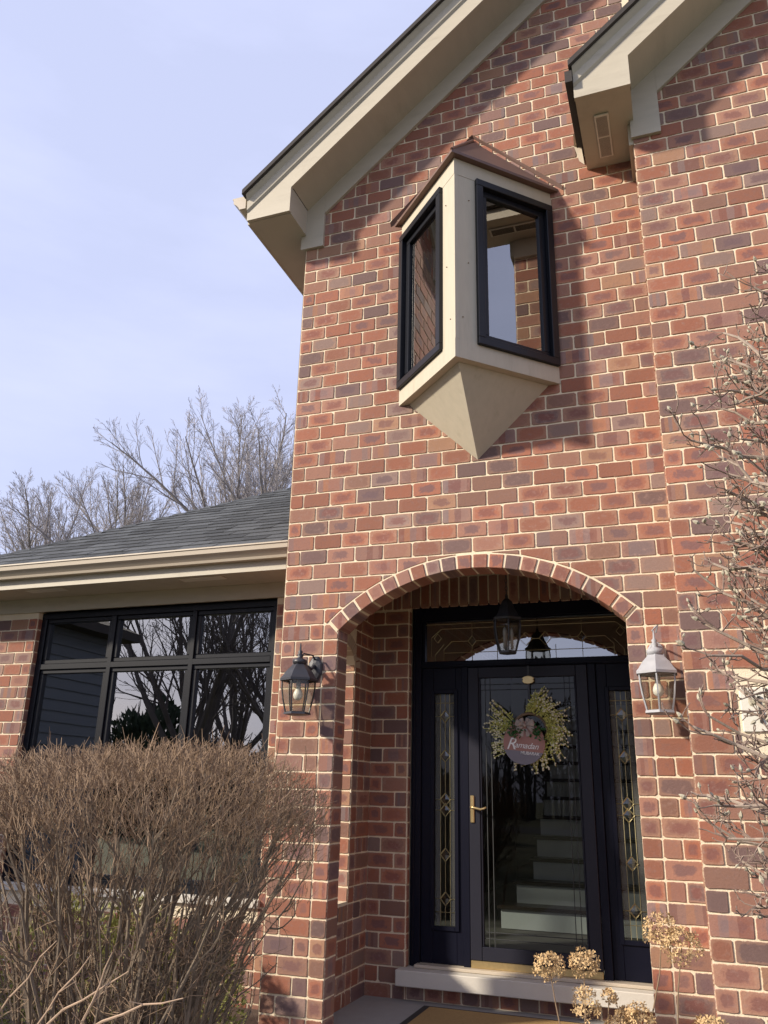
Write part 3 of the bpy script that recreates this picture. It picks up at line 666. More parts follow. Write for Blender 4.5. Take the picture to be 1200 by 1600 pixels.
MB().box(-3.78, -0.004, 1.022, 1.049, 2.846, 2.972).build('frieze_board', 'trim', house)
MB().box(-4.15, -0.004, 0.622, 1.30, 2.973, 2.985).build('eave_soffit', 'trim', house)
MB().box(-4.17, -0.004, 0.600, 0.6215, 2.958, 3.135).build('eave_fascia', 'trim', house)
for xa in (-1.35, -2.95): MB().box(xa, xa+0.40, 0.70, 0.80, 2.966, 2.9725).build('soffit_vent', 'vent', house, 0.002)
kgutter(lambda u, v, w: (w, 0.5995-u, 3.040+v), -4.2, -0.004).build('gutter', 'gutter', house)
PT = 0.60; YE, ZE, XC = 0.560, 3.135, -4.14
zr = lambda y: ZE+PT*(y-YE)
YTOP = 4.7
rf = MB().add([(XC, YE, ZE), (0, YE, ZE), (0, YTOP, zr(YTOP)), (XC+(YTOP-YE), YTOP, zr(YTOP)), (XC, 9, ZE), (XC+(YTOP-YE), 7, zr(YTOP))], [(0, 1, 2, 3), (0, 3, 5, 4)])
rf.v += [(x, y, z-0.03) for x, y, z in rf.v[:4]]; rf.f += [(0, 1, 7, 6)]
wroof = rf.build('wing_roof', 'shingle', house)
sh = []
for i in range(5):
    wd = (0.20, 0.26, 0.31, 0.36, 0.16)[i]
    m = MB(); th = R.uniform(0.010, 0.016)
    m.add([(0, 0, 0.001), (wd, 0, 0.001), (wd, 0.162, 0.001), (0, 0.162, 0.001), (0.002, 0, th), (wd-0.002, 0, th), (wd, 0.162, 0.003), (0, 0.162, 0.003)], [(0, 3, 2, 1), (4, 5, 6, 7), (0, 1, 5, 4), (1, 2, 6, 5), (2, 3, 7, 6), (3, 0, 4, 7)])
    me = m.mesh('shingle'); me.materials.append(M['shingle']); sh.append((wd, me))
slope = math.atan(PT); cs, sn = math.cos(slope), math.sin(slope); rown = 0; s = 0.0; nsh = 0
while s < 3.35:
    y = YE+s*cs; z = ZE+s*sn; x = max(XC+(y-YE), -3.95)+R.uniform(0, 0.1)
    while x < -0.02 - max(0, (s-1.6))*0.30:
        wd, me = R.choice(sh)
        if x+wd > -0.003: break
        o = bpy.data.objects.new('shingle', me); COL.objects.link(o); o.parent = wroof
        o.location = (x, y-0.02*cs, z-0.02*sn+0.004+R.uniform(0, 0.0015)); o.rotation_euler = (slope, 0, 0); x += wd+0.004; nsh += 1
    s += 0.145
for i in range(34):      # hip caps
    y = YE+0.02+i*0.115; p0 = Vector((XC+(y-YE), y, zr(y)+0.012)); d = Vector((1, 1, PT)).normalized()*0.15
    a = Vector((-0.09, 0.09, -0.035)); q = [p0+a*1.0, p0+Vector((0, 0, 0.012)), p0-Vector((-0.09, 0.09, 0.035))]
    a = Vector((-0.10, 0, -0.06)); c_ = Vector((0, -0.10, -0.06)); p1 = p0+d; up = Vector((0, 0, 0.010))
    MB().add([p0+c_+up, p0+up*1.6, p0+a+up, p1+c_, p1, p1+a, p0+c_, p0, p0+a], [(0, 1, 4, 3), (1, 2, 5, 4), (6, 7, 1, 0), (7, 8, 2, 1)]).build('hip_cap', 'shingle', wroof)

# ---------------- entry: slab, sill, door, sidelights, transom
MB().box(XS, 2.42, -0.05, YB+0.005, -0.30, 0.0).build('porch_slab', 'slab', house, 0.006)
MB().box(XL+0.004, XJ-0.004, -0.9, -0.052, -0.32, -0.145).build('porch_step', 'slab', house, 0.008)
MB().box(0.497, 2.40, 1.005, 1.30, 0.096, 0.195).build('door_sill', 'stone', house, 0.005)
YD = 1.175
fr_ = MB()
fr_.box(0.545, 0.618, YD, YD+0.14, 0.197, 2.734); fr_.box(0.618, 2.24, YD+0.001, YD+0.14, 2.618, 2.734); fr_.box(0.618, 2.24, YD+0.0015, YD+0.14, 2.246, 2.292)
fr_.box(0.936, 0.984, YD-0.004, YD+0.14, 0.197, 2.246); fr_.box(1.870, 1.926, YD-0.004, YD+0.14, 0.197, 2.246); fr_.box(2.24, 2.315, YD, YD+0.14, 0.197, 2.734)
fr_.box(0.560, 0.575, YD-0.012, YD, 0.197, 2.70); fr_.box(0.618, 2.24, YD-0.008, YD, 2.252, 2.266)
doorframe = fr_.build('door_frame', 'navy', house, 0.003)
MB().box(0.60, 2.25, YD-0.07, YD+0.10, 0.1965, 0.218).build('threshold', 'gutter', house, 0.004)
def leadmesh(name, segs, y, wd, parent, mat='came'):
    m = MB()
    for (a, b_) in segs:
        m.tube([(a[0], y, a[1]), (b_[0], y, b_[1])], wd/2, 4)
    return m.build(name, mat, parent)
def dia(cx, cz, a, b_): return [((cx-a, cz), (cx, cz+b_)), ((cx, cz+b_), (cx+a, cz)), ((cx+a, cz), (cx, cz-b_)), ((cx, cz-b_), (cx-a, cz))]
def sidelight(x0, x1, gx0, gx1):
    m = MB(); z0, z1, g0, g1 = 0.220, 2.246, 0.458, 2.052
    m.box(x0, gx0-0.012, YD+0.02, YD+0.07, z0, z1); m.box(gx1+0.012, x1, YD+0.02, YD+0.07, z0, z1); m.box(gx0-0.012, gx1+0.012, YD+0.0205, YD+0.07, z0, g0-0.012); m.box(gx0-0.012, gx1+0.012, YD+0.0205, YD+0.07, g1+0.012, z1)
    for (a, c_, e, f) in ((gx0-0.03, gx0, g0-0.03, g1+0.03), (gx1, gx1+0.03, g0-0.03, g1+0.03), (gx0, gx1, g0-0.03, g0), (gx0, gx1, g1, g1+0.03)): m.box(a, c_, YD+0.008, YD+0.0195, e, f)
    o = m.build('sidelight', 'navy', house, 0.003)
    MB().add([(gx0-0.01, YD+0.045, g0-0.01), (gx1+0.01, YD+0.045, g0-0.01), (gx1+0.01, YD+0.045, g1+0.01), (gx0-0.01, YD+0.045, g1+0.01)], [(0, 1, 2, 3)]).build('pane', 'dglass', o)
    for (xa, xb) in ((gx0, (gx0+gx1)/2-0.036), ((gx0+gx1)/2+0.036, gx1)): MB().add([(xa, YD+0.0425, g0), (xb, YD+0.0425, g0), (xb, YD+0.0425, g1), (xa, YD+0.0425, g1)], [(0, 1, 2, 3)]).build('frosted_pane', 'frost', o)
    c = (gx0+gx1)/2; a = 0.036; zz = [1.886, 1.599, 1.293, 1.219, 0.917, 0.629]; sg = []
    for zc in zz: sg += dia(c, zc, a, 0.042)
    for dx in (-a, a): sg.append(((c+dx, g0), (c+dx, g1)))
    st = [g1]+[v_ for zc in zz for v_ in (zc+0.042, zc-0.042)]+[g0]
    for i in range(0, len(st), 2):
        if st[i]-st[i+1] > 0.01: sg.append(((c, st[i]), (c, st[i+1])))
    for zc in (1.293, 1.219, 0.543, 0.629, 1.886): sg += [((gx0, zc), (c-a, zc)), ((c+a, zc), (gx1, zc))]
    sg += [((gx0, 0.543), (gx1, 0.543)), ((gx0, 1.985), (gx1, 1.985))]
    leadmesh('leading', sg, YD+0.040, 0.0046, o)
    for zc in zz:
        MB().tube([(c+u, YD+0.038, zc+w_) for u, w_ in ((-a-0.004, 0), (0, 0.047), (a+0.004, 0), (0, -0.047), (-a-0.004, 0.0005))], 0.0036, 4).build('diamond_leading', 'came', o)
    for zc in zz: MB().add([(c-a, YD+0.040, zc), (c, YD+0.040, zc+0.04), (c+a, YD+0.040, zc), (c, YD+0.040, zc-0.04), (c, YD+0.0365, zc)], [(0, 1, 4), (1, 2, 4), (2, 3, 4), (3, 0, 4)]).build('bevelled_pane', 'bevelglass', o)
sidelight(0.619, 0.935, 0.720, 0.872); sidelight(1.927, 2.239, 2.010, 2.162)
# transom
tr = MB(); gx0, gx1, g0, g1 = 0.640, 2.215, 2.300, 2.608
tr.box(0.6185, gx0, YD+0.02, YD+0.08, 2.2925, 2.6175); tr.box(gx1, 2.2395, YD+0.02, YD+0.08, 2.2925, 2.6175); tr.box(gx0, gx1, YD+0.0205, YD+0.08, 2.2925, g0); tr.box(gx0, gx1, YD+0.0205, YD+0.08, g1, 2.6175)
tro = tr.build('transom', 'navy', house, 0.002)
MB().add([(gx0, YD+0.045, g0), (gx1, YD+0.045, g0), (gx1, YD+0.045, g1), (gx0, YD+0.045, g1)], [(0, 1, 2, 3)]).build('pane', M['glass'], tro)
sg = []; c = (gx0+gx1)/2; zc = 2.452
for sd in (-1, 1):
    X = lambda d: c+sd*d
    sg += dia(X(0.415), zc, 0.032, 0.04) + dia(X(0.0), zc+0.0, 0.05, 0.05)[0 if sd > 0 else 2:2 if sd > 0 else 4] + dia(X(0.085*1.7), zc, 0.045, 0.05)
    sg += [((X(0.05), zc), (X(0.10), zc)), ((X(0.19), zc), (X(0.383), zc)), ((X(0.447), zc), (X(0.58), zc)), ((X(0.58), zc), (X(0.64), zc-0.06)), ((X(0.64), zc-0.06), (X(0.64), g0))]
    sg += [((X(0.0), g1-0.055), (X(0.66), g1-0.055)), ((X(0.66), g1-0.055), (X(0.74), g1-0.12)), ((X(0.74), g1-0.12), (X(0.74), g0+0.04)), ((X(0.0), g1-0.018), (X(0.787), g1-0.018)), ((X(0.71), zc-0.10), (X(0.64), zc-0.02)), ((X(0.71), zc-0.10), (X(0.71), g0))]
    sg += [((X(0.415), zc-0.04), (X(0.415), g0)), ((X(0.415), zc+0.04), (X(0.415), g1-0.018)), ((X(0.22), g0), (X(0.22), zc-0.05)), ((X(0), g0+0.065), (X(0.64), g0+0.065))] + dia(X(0.69), zc+0.03, 0.03, 0.036)
leadmesh('leading', sg, YD+0.040, 0.0040, tro)
for dx in (-0.415, -0.145, 0.145, 0.415): MB().add([(c+dx-0.03, YD+0.04, zc), (c+dx, YD+0.04, zc+0.038), (c+dx+0.03, YD+0.04, zc), (c+dx, YD+0.04, zc-0.038), (c+dx, YD+0.0365, zc)], [(0, 1, 4), (1, 2, 4), (2, 3, 4), (3, 0, 4)]).build('bevelled_pane', 'bevelglass', tro)
# storm door
dm = MB(); dx0, dx1, dz0, dz1 = 0.987, 1.867, 0.266, 2.240; gx0, gx1, g0, g1 = 1.068, 1.786, 0.352, 2.160
dm.box(dx0, gx0, YD-0.012, YD+0.03, dz0, dz1); dm.box(gx1, dx1, YD-0.012, YD+0.03, dz0, dz1); dm.box(gx0, gx1, YD-0.0115, YD+0.03, dz0, g0); dm.box(gx0, gx1, YD-0.0115, YD+0.03, g1, dz1)
dm.box(gx0+0.001, gx0+0.014, YD-0.005, YD+0.02, g0, g1); dm.box(gx1-0.014, gx1-0.001, YD-0.005, YD+0.02, g0, g1)
door = dm.build('storm_door', 'storm', house, 0.004)
MB().add([(gx0, YD+0.008, g0), (gx1, YD+0.008, g0), (gx1, YD+0.008, g1), (gx0, YD+0.008, g1)], [(0, 1, 2, 3)]).build('pane', 'dglass', door)
et = []
for x in (gx0+0.048, gx0+0.086, gx1-0.048, gx1-0.086): et.append(((x, g0), (x, g1)))
for z in (g1-0.048, g1-0.088, g0+0.05, g0+0.09): et.append(((gx0, z), (gx1, z)))
leadmesh('etched_border', et, YD+0.0065, 0.006, door, 'silver')
MB().box(0.990, 1.864, YD-0.016, YD+0.02, 0.219, 0.265).build('kick_plate', 'brass', door, 0.003)
h_ = MB().box(0.998, 1.026, YD-0.022, YD-0.012, 1.14, 1.325); hp = h_.build('handle', 'brass', door, 0.004)
MB().tube([(1.012, YD-0.02, 1.245), (1.012, YD-0.055, 1.245), (1.03, YD-0.06, 1.243), (1.08, YD-0.058, 1.232), (1.105, YD-0.056, 1.238), (1.122, YD-0.055, 1.248)], [0.010, 0.009, 0.009, 0.0085, 0.008, 0.007], 8).build('lever', 'brass', hp, smooth=True)
# hall with the staircase behind the glass
r = MB(); x0, x1, y0, y1, z0, z1 = -0.045, 3.4, 1.42, 8.0, 0.19, 5.2
r.add([(x0, y0, z0), (x1, y0, z0), (x1, y1, z0), (x0, y1, z0), (x0, y0, z1), (x1, y0, z1), (x1, y1, z1), (x0, y1, z1), (x1, 3.6, z0), (x1, 2.4, z0), (x1, 2.4, z1), (x1, 3.6, z1), (x1, 2.4, 3.9), (x1, 3.6, 3.9)], [(0, 1, 2, 3), (7, 6, 5, 4), (2, 6, 7, 3), (1, 9, 10, 5), (8, 2, 6, 11), (9, 8, 13, 12)])  # unseen gap high in the right wall, added to let sky light in
for (ya, yb, za, zb) in ((y0, 1.62, z0, z1), (1.62, 3.30, 2.50, z1), (3.30, y1, z0, z1)): r.add([(x0, ya, za), (x0, yb, za), (x0, yb, zb), (x0, ya, zb)], [(0, 1, 2, 3)])
hall = r.build('hall_room', 'hallwall', house)
stair = MB(); n = 12; ys0 = 3.2
for i in range(n):
    z = 0.195+0.19*i; y = ys0+0.25*i; xa = 0.98-(0.22 if i == 0 else 0.12 if i == 1 else 0)
    stair.box(xa+0.02, 2.3, y+0.03, y+0.25+0.03, z-0.4 if i > 2 else 0.192, z+0.188)
st_o = stair.build('staircase', 'hallwall', house)
for i in range(n):
    z = 0.195+0.19*i; y = ys0+0.25*i; xa = 0.98-(0.22 if i == 0 else 0.12 if i == 1 else 0)
    MB().box(xa, 2.3, y, y+0.025, z+0.002, z+0.158).build('riser', 'riser', st_o)
    MB().box(xa-0.03, 2.32, y-0.035, y+0.28, z+0.160, z+0.192).build('tread', 'tread', st_o, 0.008)

# ------------------------------------------------------------------ things
# doormat
mt = empty('doormat', (1.30, 0.72, 0)); tag(mt, 'tan coir doormat with dark border lying on the porch slab', 'doormat')
def rel(o, par): o.parent = par; o.matrix_parent_inverse = Matrix.Translation(-Vector(par.location)); return o
rel(MB().box(0.72, 1.88, 0.34, 0.955, 0.001, 0.012).build('border', 'rubber', None, 0.003), mt)
rel(MB().box(0.775, 1.825, 0.395, 0.90, 0.0125, 0.020).build('pile', 'coir', None, 0.002), mt)

def hexpt(c, r, i, z, rot=0.0, n=6):
    a = 2*math.pi*(i+0.5)/n+rot; return (c[0]+r*math.cos(a), c[1]+r*math.sin(a), z)
def lantern(name, label, c, plate, mat, zr_, s=1.0, tip=True, hook=False):
    """c: axis of the lamp body (x, y); plate (x, z) on the wall; zr_: z of the roof rim"""
    t = empty(name, (plate[0], 0, plate[1])); tag(t, label, 'wall lamp', 'lanterns either side of the arch')
    P_ = lambda m, nm, mt_, **k: rel(m.build(nm, mt_, None, **k), t)
    n_ = 8 if not hook else 24; pl = [(0.052*math.cos(2*math.pi*(q+.5)/n_), 0.088*math.sin(2*math.pi*(q+.5)/n_)) for q in range(n_)]
    m = MB(); rg_ = [(1.0, -0.006), (1.0, -0.016), (0.84, -0.026), (0.45, -0.030)]
    vs = [(plate[0]+u*f, y, plate[1]-0.035+w_*f) for f, y in rg_ for u, w_ in pl]
    P_(m.add(vs, [(a*n_+i, a*n_+(i+1) % n_, (a+1)*n_+(i+1) % n_, (a+1)*n_+i) for a in range(3) for i in range(n_)]+[tuple(range(3*n_, 4*n_))]), 'back_plate', mat)
    top = zr_+0.088*s
    P_(MB().tube([(plate[0], -0.03, plate[1]-0.02), (plate[0], -0.075, plate[1]-0.045), (c[0], c[1]+0.04, top+0.01), (c[0], c[1], top+0.012)], [0.012, 0.011, 0.010, 0.012], 8), 'arm', mat, smooth=True)
    P_(MB().tube([(plate[0], -0.02, plate[1]+0.02), (plate[0], -0.06, plate[1]+0.045), (c[0], c[1]+0.05, plate[1]+0.05), (c[0], c[1]+0.025, plate[1]+0.02), (c[0], c[1]+0.012, top+0.03)], [0.006]*5, 6), 'scroll', mat, smooth=True)
    P_(MB().lathe([(0.036*s, -0.004), (0.044*s, 0.012), (0.042*s, 0.026), (0.022*s, 0.036), (0.013, 0.045), (0.021, 0.057), (0.012, 0.069), (0.017, 0.079), (0.007, 0.090), (0.0035, 0.135)], (c[0], c[1], top), 10), 'finial', mat, smooth=True)
    m = MB(); rimr = 0.112*s
    ring = [(rimr, zr_-0.014), (rimr, zr_), (rimr*0.88, zr_+0.016), (rimr*0.66, zr_+0.050*s), (rimr*0.40, zr_+0.080*s), (rimr*0.30, top+0.004)]
    vs = [hexpt(c, r_, i, z) for r_, z in ring for i in range(6)]
    fs = [(a*6+i, a*6+(i+1) % 6, (a+1)*6+(i+1) % 6, (a+1)*6+i) for a in range(len(ring)-1) for i in range(6)] + [tuple(range(len(ring)*6-6, len(ring)*6))]
    P_(m.add(vs, fs), 'roof', mat)
    zb = zr_-0.203*s; prof = [(0.098*s, zr_-0.014), (0.097*s, zr_-0.055*s), (0.088*s, zr_-0.115*s), (0.070*s, zb+0.012)]
    m = MB()
    for i in range(6): m.tube([hexpt(c, r_, i, z) for r_, z in prof], 0.0052, 4)
    P_(m, 'cage', mat)
    m = MB(); vs = [hexpt(c, r_*0.985, i, z) for r_, z in prof for i in range(6)]
    m.add(vs, [(a*6+i, a*6+(i+1) % 6, (a+1)*6+(i+1) % 6, (a+1)*6+i) for a in range(3) for i in range(6)])
    P_(m, 'glass', 'lglass')
    m = MB(); ring = [(0.058*s, zb+0.016), (0.078*s, zb+0.010), (0.080*s, zb-0.002), (0.050*s, zb-0.008)]
    vs = [hexpt(c, r_, i, z) for r_, z in ring for i in range(6)]
    m.add(vs, [(a*6+i, a*6+(i+1) % 6, (a+1)*6+(i+1) % 6, (a+1)*6+i) for a in range(3) for i in range(6)]+[tuple(range(6))[::-1], tuple(range(18, 24))])
    P_(m, 'base', mat)
    P_(MB().lathe([(0.014, 0), (0.016, -0.03), (0.013, -0.035)], (c[0], c[1], zr_-0.012), 10), 'socket', 'lampgrey', smooth=True)
    P_(MB().lathe([(0.012, -0.0), (0.017, -0.02), (0.028, -0.042), (0.031, -0.058), (0.027, -0.076), (0.014, -0.088), (0.001, -0.091)], (c[0], c[1], zr_-0.042), 14), 'bulb', 'bulb', smooth=True)
    if hook:
        P_(MB().tube([(c[0], c[1], top+0.120), (c[0]-0.006, c[1], top+0.135), (c[0]+0.012, c[1], top+0.155), (c[0]+0.026, c[1], top+0.165), (c[0]+0.012, c[1], top+0.122)], 0.0045, 6), 'hook', mat, smooth=True)
    return t
lantern('wall_lantern', 'dark grey wall lantern on the brick pier beside the wing window', (0.222, -0.165), (0.262, 2.118), 'lampblack', 1.998, s=1.07)
lantern('wall_lantern', 'weathered pale grey wall lantern on the brick pier by the magnolia', (2.388, -0.165), (2.388, 2.125), 'lampgrey', 1.985, s=1.08, hook=True)

# porch pendant
pc = (1.412, 0.60); pt = empty('pendant_lantern', (pc[0], pc[1], 3.05)); tag(pt, 'black pendant lantern with glass sides hanging under the porch arch', 'pendant lamp')
P_ = lambda m, nm, mt_, **k: rel(m.build(nm, mt_, None, **k), pt)
P_(MB().lathe([(0.06, 3.051), (0.055, 3.03), (0.02, 3.02)], (pc[0], pc[1], 0), 14), 'canopy', 'lampblack')
for i in range(14):
    z = 2.64+i*0.028; a = (i % 2)*math.pi/2; pts = []
    for k in range(9):
        q = 2*math.pi*k/8; pts.append((pc[0]+0.008*math.cos(q)*math.cos(a), pc[1]+0.008*math.cos(q)*math.sin(a), z+0.017*math.sin(q)))
    P_(MB().tube(pts, 0.0028, 4, False), 'chain_link', 'lampblack')
def ringmesh(ring, n=6, rot=0.3):
    vs = [hexpt(pc, r_, i, z, rot, n) for r_, z in ring for i in range(n)]
    return MB().add(vs, [(a*n+i, a*n+(i+1) % n, (a+1)*n+(i+1) % n, (a+1)*n+i) for a in range(len(ring)-1) for i in range(n)])
P_(ringmesh([(0.105, 2.468), (0.108, 2.482), (0.088, 2.495), (0.060, 2.55), (0.040, 2.60), (0.012, 2.625), (0.010, 2.645)]), 'roof', 'lampblack')
pr = [(0.094, 2.468), (0.098, 2.42), (0.088, 2.34), (0.060, 2.252)]
m = MB(); [m.tube([hexpt(pc, r_, i, z, 0.3) for r_, z in pr], 0.0055, 4) for i in range(6)]; P_(m, 'cage', 'lampblack')
P_(ringmesh(pr), 'glass', 'lglass'); P_(ringmesh([(0.03, 2.262), (0.064, 2.258), (0.064, 2.242), (0.01, 2.236)]), 'base', 'lampblack')
for k in range(3):
    a = k*2.1; P_(MB().lathe([(0.010, 2.27), (0.010, 2.36), (0.013, 2.365), (0.010, 2.40), (0.002, 2.42)], (pc[0]+0.03*math.cos(a), pc[1]+0.03*math.sin(a), 0), 8), 'candle_bulb', 'lampgrey', smooth=True)

# house number stone
ns = empty('number_stone', (3.0, YR, 1.76)); tag(ns, 'pale limestone number block set in the brick wall behind the magnolia', 'house number')
rel(MB().box(2.782, 3.30, YR-0.013, YR+0.05, 1.650, 1.868).build('stone', 'plaque', None, 0.004), ns)
m = MB(); m.box(2.862, 2.877, YR-0.024, YR-0.014, 1.695, 1.825); m.add([(2.868, YR-0.024, 1.825), (2.868, YR-0.024, 1.805), (2.840, YR-0.024, 1.790), (2.840, YR-0.024, 1.800)], [(0, 1, 2, 3)])
rel(m.build('digit', 'digit', None), ns)

# wreath on the storm door
YWR = YD-0.045; wc = Vector((1.447, YWR, 1.765))
wr = empty('wreath', tuple(wc)); tag(wr, 'spring wreath of cream berries with a round greeting sign on the glass door', 'wreath')
P_ = lambda m, nm, mt_, **k: rel(m.build(nm, mt_, None, **k), wr)
P_(MB().tube([(wc.x+0.125*math.cos(t), YWR+0.01, wc.z+0.13*math.sin(t)) for t in [2*math.pi*i/28 for i in range(29)]], 0.011, 6, False), 'vine_ring', 'drystem')
sp, be = MB(), MB(); RW = random.Random(5)
def ico(m, c, r):
    vs = [(0, 0, 1), (0.894, 0, 0.447), (0.276, 0.851, 0.447), (-0.724, 0.526, 0.447), (-0.724, -0.526, 0.447), (0.276, -0.851, 0.447), (0.724, 0.526, -0.447), (-0.276, 0.851, -0.447), (-0.894, 0, -0.447), (-0.276, -0.851, -0.447), (0.724, -0.526, -0.447), (0, 0, -1)]
    fs = [(0, 1, 2), (0, 2, 3), (0, 3, 4), (0, 4, 5), (0, 5, 1), (1, 6, 2), (2, 7, 3), (3, 8, 4), (4, 9, 5), (5, 10, 1), (6, 7, 2), (7, 8, 3), (8, 9, 4), (9, 10, 5), (10, 6, 1), (11, 7, 6), (11, 8, 7), (11, 9, 8), (11, 10, 9), (11, 6, 10)]
    m.add([(c[0]+v_[0]*r, c[1]+v_[1]*r, c[2]+v_[2]*r) for v_ in vs], fs)
def sprig(p, a, ln, droop, leafy):
    d = Vector((math.cos(a), RW.uniform(-0.22, 0.0), math.sin(a))); q = p+d*ln*0.55; e = q+Vector((math.cos(a+droop), -0.05, math.sin(a+droop)))*ln*0.5
    sp.tube([p, q, e], [0.0042, 0.0036, 0.0022], 3)
    for k in range(9):
        f = 0.15+0.85*k/8; c_ = (p.lerp(q, f/0.55) if f < 0.55 else q.lerp(e, (f-0.55)/0.45))+Vector((RW.uniform(-.011, .011), RW.uniform(-.014, .004), RW.uniform(-.011, .011)))
        if leafy and k < 7:
            for _ in range(1):
                w_ = Vector((RW.uniform(-1, 1), RW.uniform(-.8, .2), RW.uniform(-1, 1))).normalized(); n_ = w_.cross(Vector((0.2, 1, 0.1))).normalized()*0.0055; sp.add([c_, c_+w_*0.012+n_, c_+w_*0.026, c_+w_*0.012-n_], [(0, 1, 2, 3)])
        if k >= (3 if leafy else 1) and RW.random() < 0.8: ico(be, c_, RW.uniform(0.0055, 0.0085))
for i in range(62):        # thick sweep over the top and down the far side
    t = 1.75-2.9*(i/61)+RW.uniform(-.08, .08)
    sprig(Vector((wc.x+0.125*math.cos(t), YWR+RW.uniform(-0.02, 0.01), wc.z+0.02+0.12*math.sin(t))), t-RW.uniform(0.15, 0.85), RW.uniform(0.11, 0.20), -RW.uniform(0.1, 0.5), True)
for i in range(20):        # fan on the handle side
    t = RW.uniform(2.25, 3.25); sprig(Vector((wc.x-0.075+0.06*math.cos(t), YWR+RW.uniform(-0.02, 0.01), wc.z+0.02+0.09*math.sin(t))), t+RW.uniform(-0.45, 0.12), RW.uniform(0.12, 0.20), RW.uniform(-0.15, 0.15), i % 3 > 0)
for i in range(11): sprig(Vector((1.285, YWR, 1.735-0.011*i)), math.pi+RW.uniform(-0.1, 0.35), RW.uniform(0.07, 0.12), 0.1, False)
for (x, z, a) in ((1.36, 1.575, 4.3), (1.47, 1.56, 4.9), (1.52, 1.575, 5.2), (1.54, 1.585, 5.1)): sprig(Vector((x, YWR, z)), a, 0.07, 0.1, False)
tag(P_(sp, 'foliage', 'sprig'), kind='stuff'); tag(P_(be, 'berries', 'berry'), kind='stuff')
lf = MB()
for (cx_, cz_) in ((1.335, 1.780), (1.515, 1.745), (1.355, 1.765), (1.500, 1.765)):
    for k in range(26):
        q = Vector((cx_+RW.gauss(0, 0.020), YWR-0.05-RW.uniform(0, 0.02), cz_+RW.gauss(0, 0.020))); e = Vector((RW.uniform(-1, 1), RW.uniform(-1, .1), RW.uniform(-.8, 1))).normalized(); n_ = e.cross(Vector((RW.random(), RW.random(), RW.random()))).normalized()
        lf.add([q, q+e*0.014+n_*0.008, q+e*0.032, q+e*0.014-n_*0.008], [(0, 1, 2, 3)])
tag(P_(lf, 'leaves', 'wleaf'), kind='stuff')
sc = Vector((1.413, YWR-0.022, 1.685)); rs = 0.148
YS = YWR-0.050
def disc(lo):
    n_ = 40; tl, tr = math.pi+0.30, -0.48
    ts = [tl+(2*math.pi+tr-tl)*i/n_ for i in range(n_+1)] if lo else [tr+(tl-tr)*i/n_ for i in range(n_+1)]
    return MB().xz([(sc.x+rs*math.cos(t), sc.z+rs*math.sin(t)) for t in ts], YS, YS+0.008)
P_(disc(True), 'sign_lower_half', 'mauve'); P_(disc(False), 'sign_upper_half', 'terra')
def text(body, x, z, size, shear, rot, name):
    cu = bpy.data.curves.new('t', 'FONT'); cu.body = body; cu.size = size; cu.shear = shear; cu.extrude = 0.0008; cu.space_character = 0.95; cu.offset = 0.0002
    o = bpy.data.objects.new('t', cu); COL.objects.link(o); me = bpy.data.meshes.new_from_object(o); bpy.data.objects.remove(o)
    me.transform(Matrix.Translation((x, YS-0.0025, z)) @ Matrix.Rotation(-rot, 4, 'Y') @ Matrix.Rotation(math.pi/2, 4, 'X'))
    me.materials.clear(); rel(link(name, me, M['white']), wr)
text('R', 1.283, 1.645, 0.115, 0.35, -0.05, 'lettering'); text('amadan', 1.343, 1.655, 0.058, 0.35, -0.09, 'lettering'); text('MUBARAK', 1.385, 1.610, 0.030, 0.1, -0.09, 'lettering')
bo = MB(); bc = Vector((1.424, YS-0.012, 1.805))
for (a, ln, wd, yy) in ((0.30, 0.072, 0.50, 0.0), (math.pi-0.30, 0.072, 0.50, 0.0), (1.05, 0.058, 0.42, 0.012), (math.pi-1.0, 0.06, 0.42, 0.012), (-0.45, 0.070, 0.42, 0.010), (math.pi+0.45, 0.070, 0.42, 0.010), (-1.25, 0.082, 0.26, 0.016), (-1.95, 0.082, 0.26, 0.016)):
    q = []
    for f, y in ((0.12, 0.0), (0.55, -0.020), (0.95, -0.012), (1.0, 0.004), (0.6, 0.014), (0.1, 0.010)):
        q.append([bc+Vector((math.cos(a+o)*ln*f, y+yy+abs(o)*0.02, math.sin(a+o)*ln*f)) for o in (-wd*0.8, -wd*0.3, wd*0.3, wd*0.8)])
    for g_ in range(3):
        vs = [p_ for r_ in q for p_ in (r_[g_], r_[g_+1])]; bo.add(vs, [(2*i, 2*i+1, 2*i+3, 2*i+2) for i in range(5)])
ico(bo, bc+Vector((0, -0.012, 0)), 0.012); P_(bo, 'bow', 'bow')
P_(MB().box(1.437, 1.453, YD-0.0165, YD-0.0125, 1.88, 2.242), 'hanger_strap', 'lampblack')
hk = MB().xz([(1.398, 2.128), (1.415, 2.112), (1.445, 2.106), (1.475, 2.112), (1.492, 2.128), (1.482, 2.138), (1.492, 2.150), (1.470, 2.162), (1.445, 2.168), (1.420, 2.162), (1.398, 2.150), (1.408, 2.138)], YD-0.030, YD-0.018)
P_(hk, 'hanger_crest', 'brass', bevel=0.003)

# ------------------------------------------------------------------ plants
def rvec(rg): 
    while True:
        v_ = Vector((rg.uniform(-1, 1), rg.uniform(-1, 1), rg.uniform(-1, 1)))
        if 0.05 < v_.length < 1: return v_.normalized()
def curve_pts(p, q, bend, n, rg, wob=0.0):
    p, q = Vector(p), Vector(q); out = []
    for i in range(n+1):
        t = i/n; out.append(p.lerp(q, t)+bend*(4*t*(1-t))+(rvec(rg)*wob*(q-p).length if 0 < i < n else Vector()))
    return out

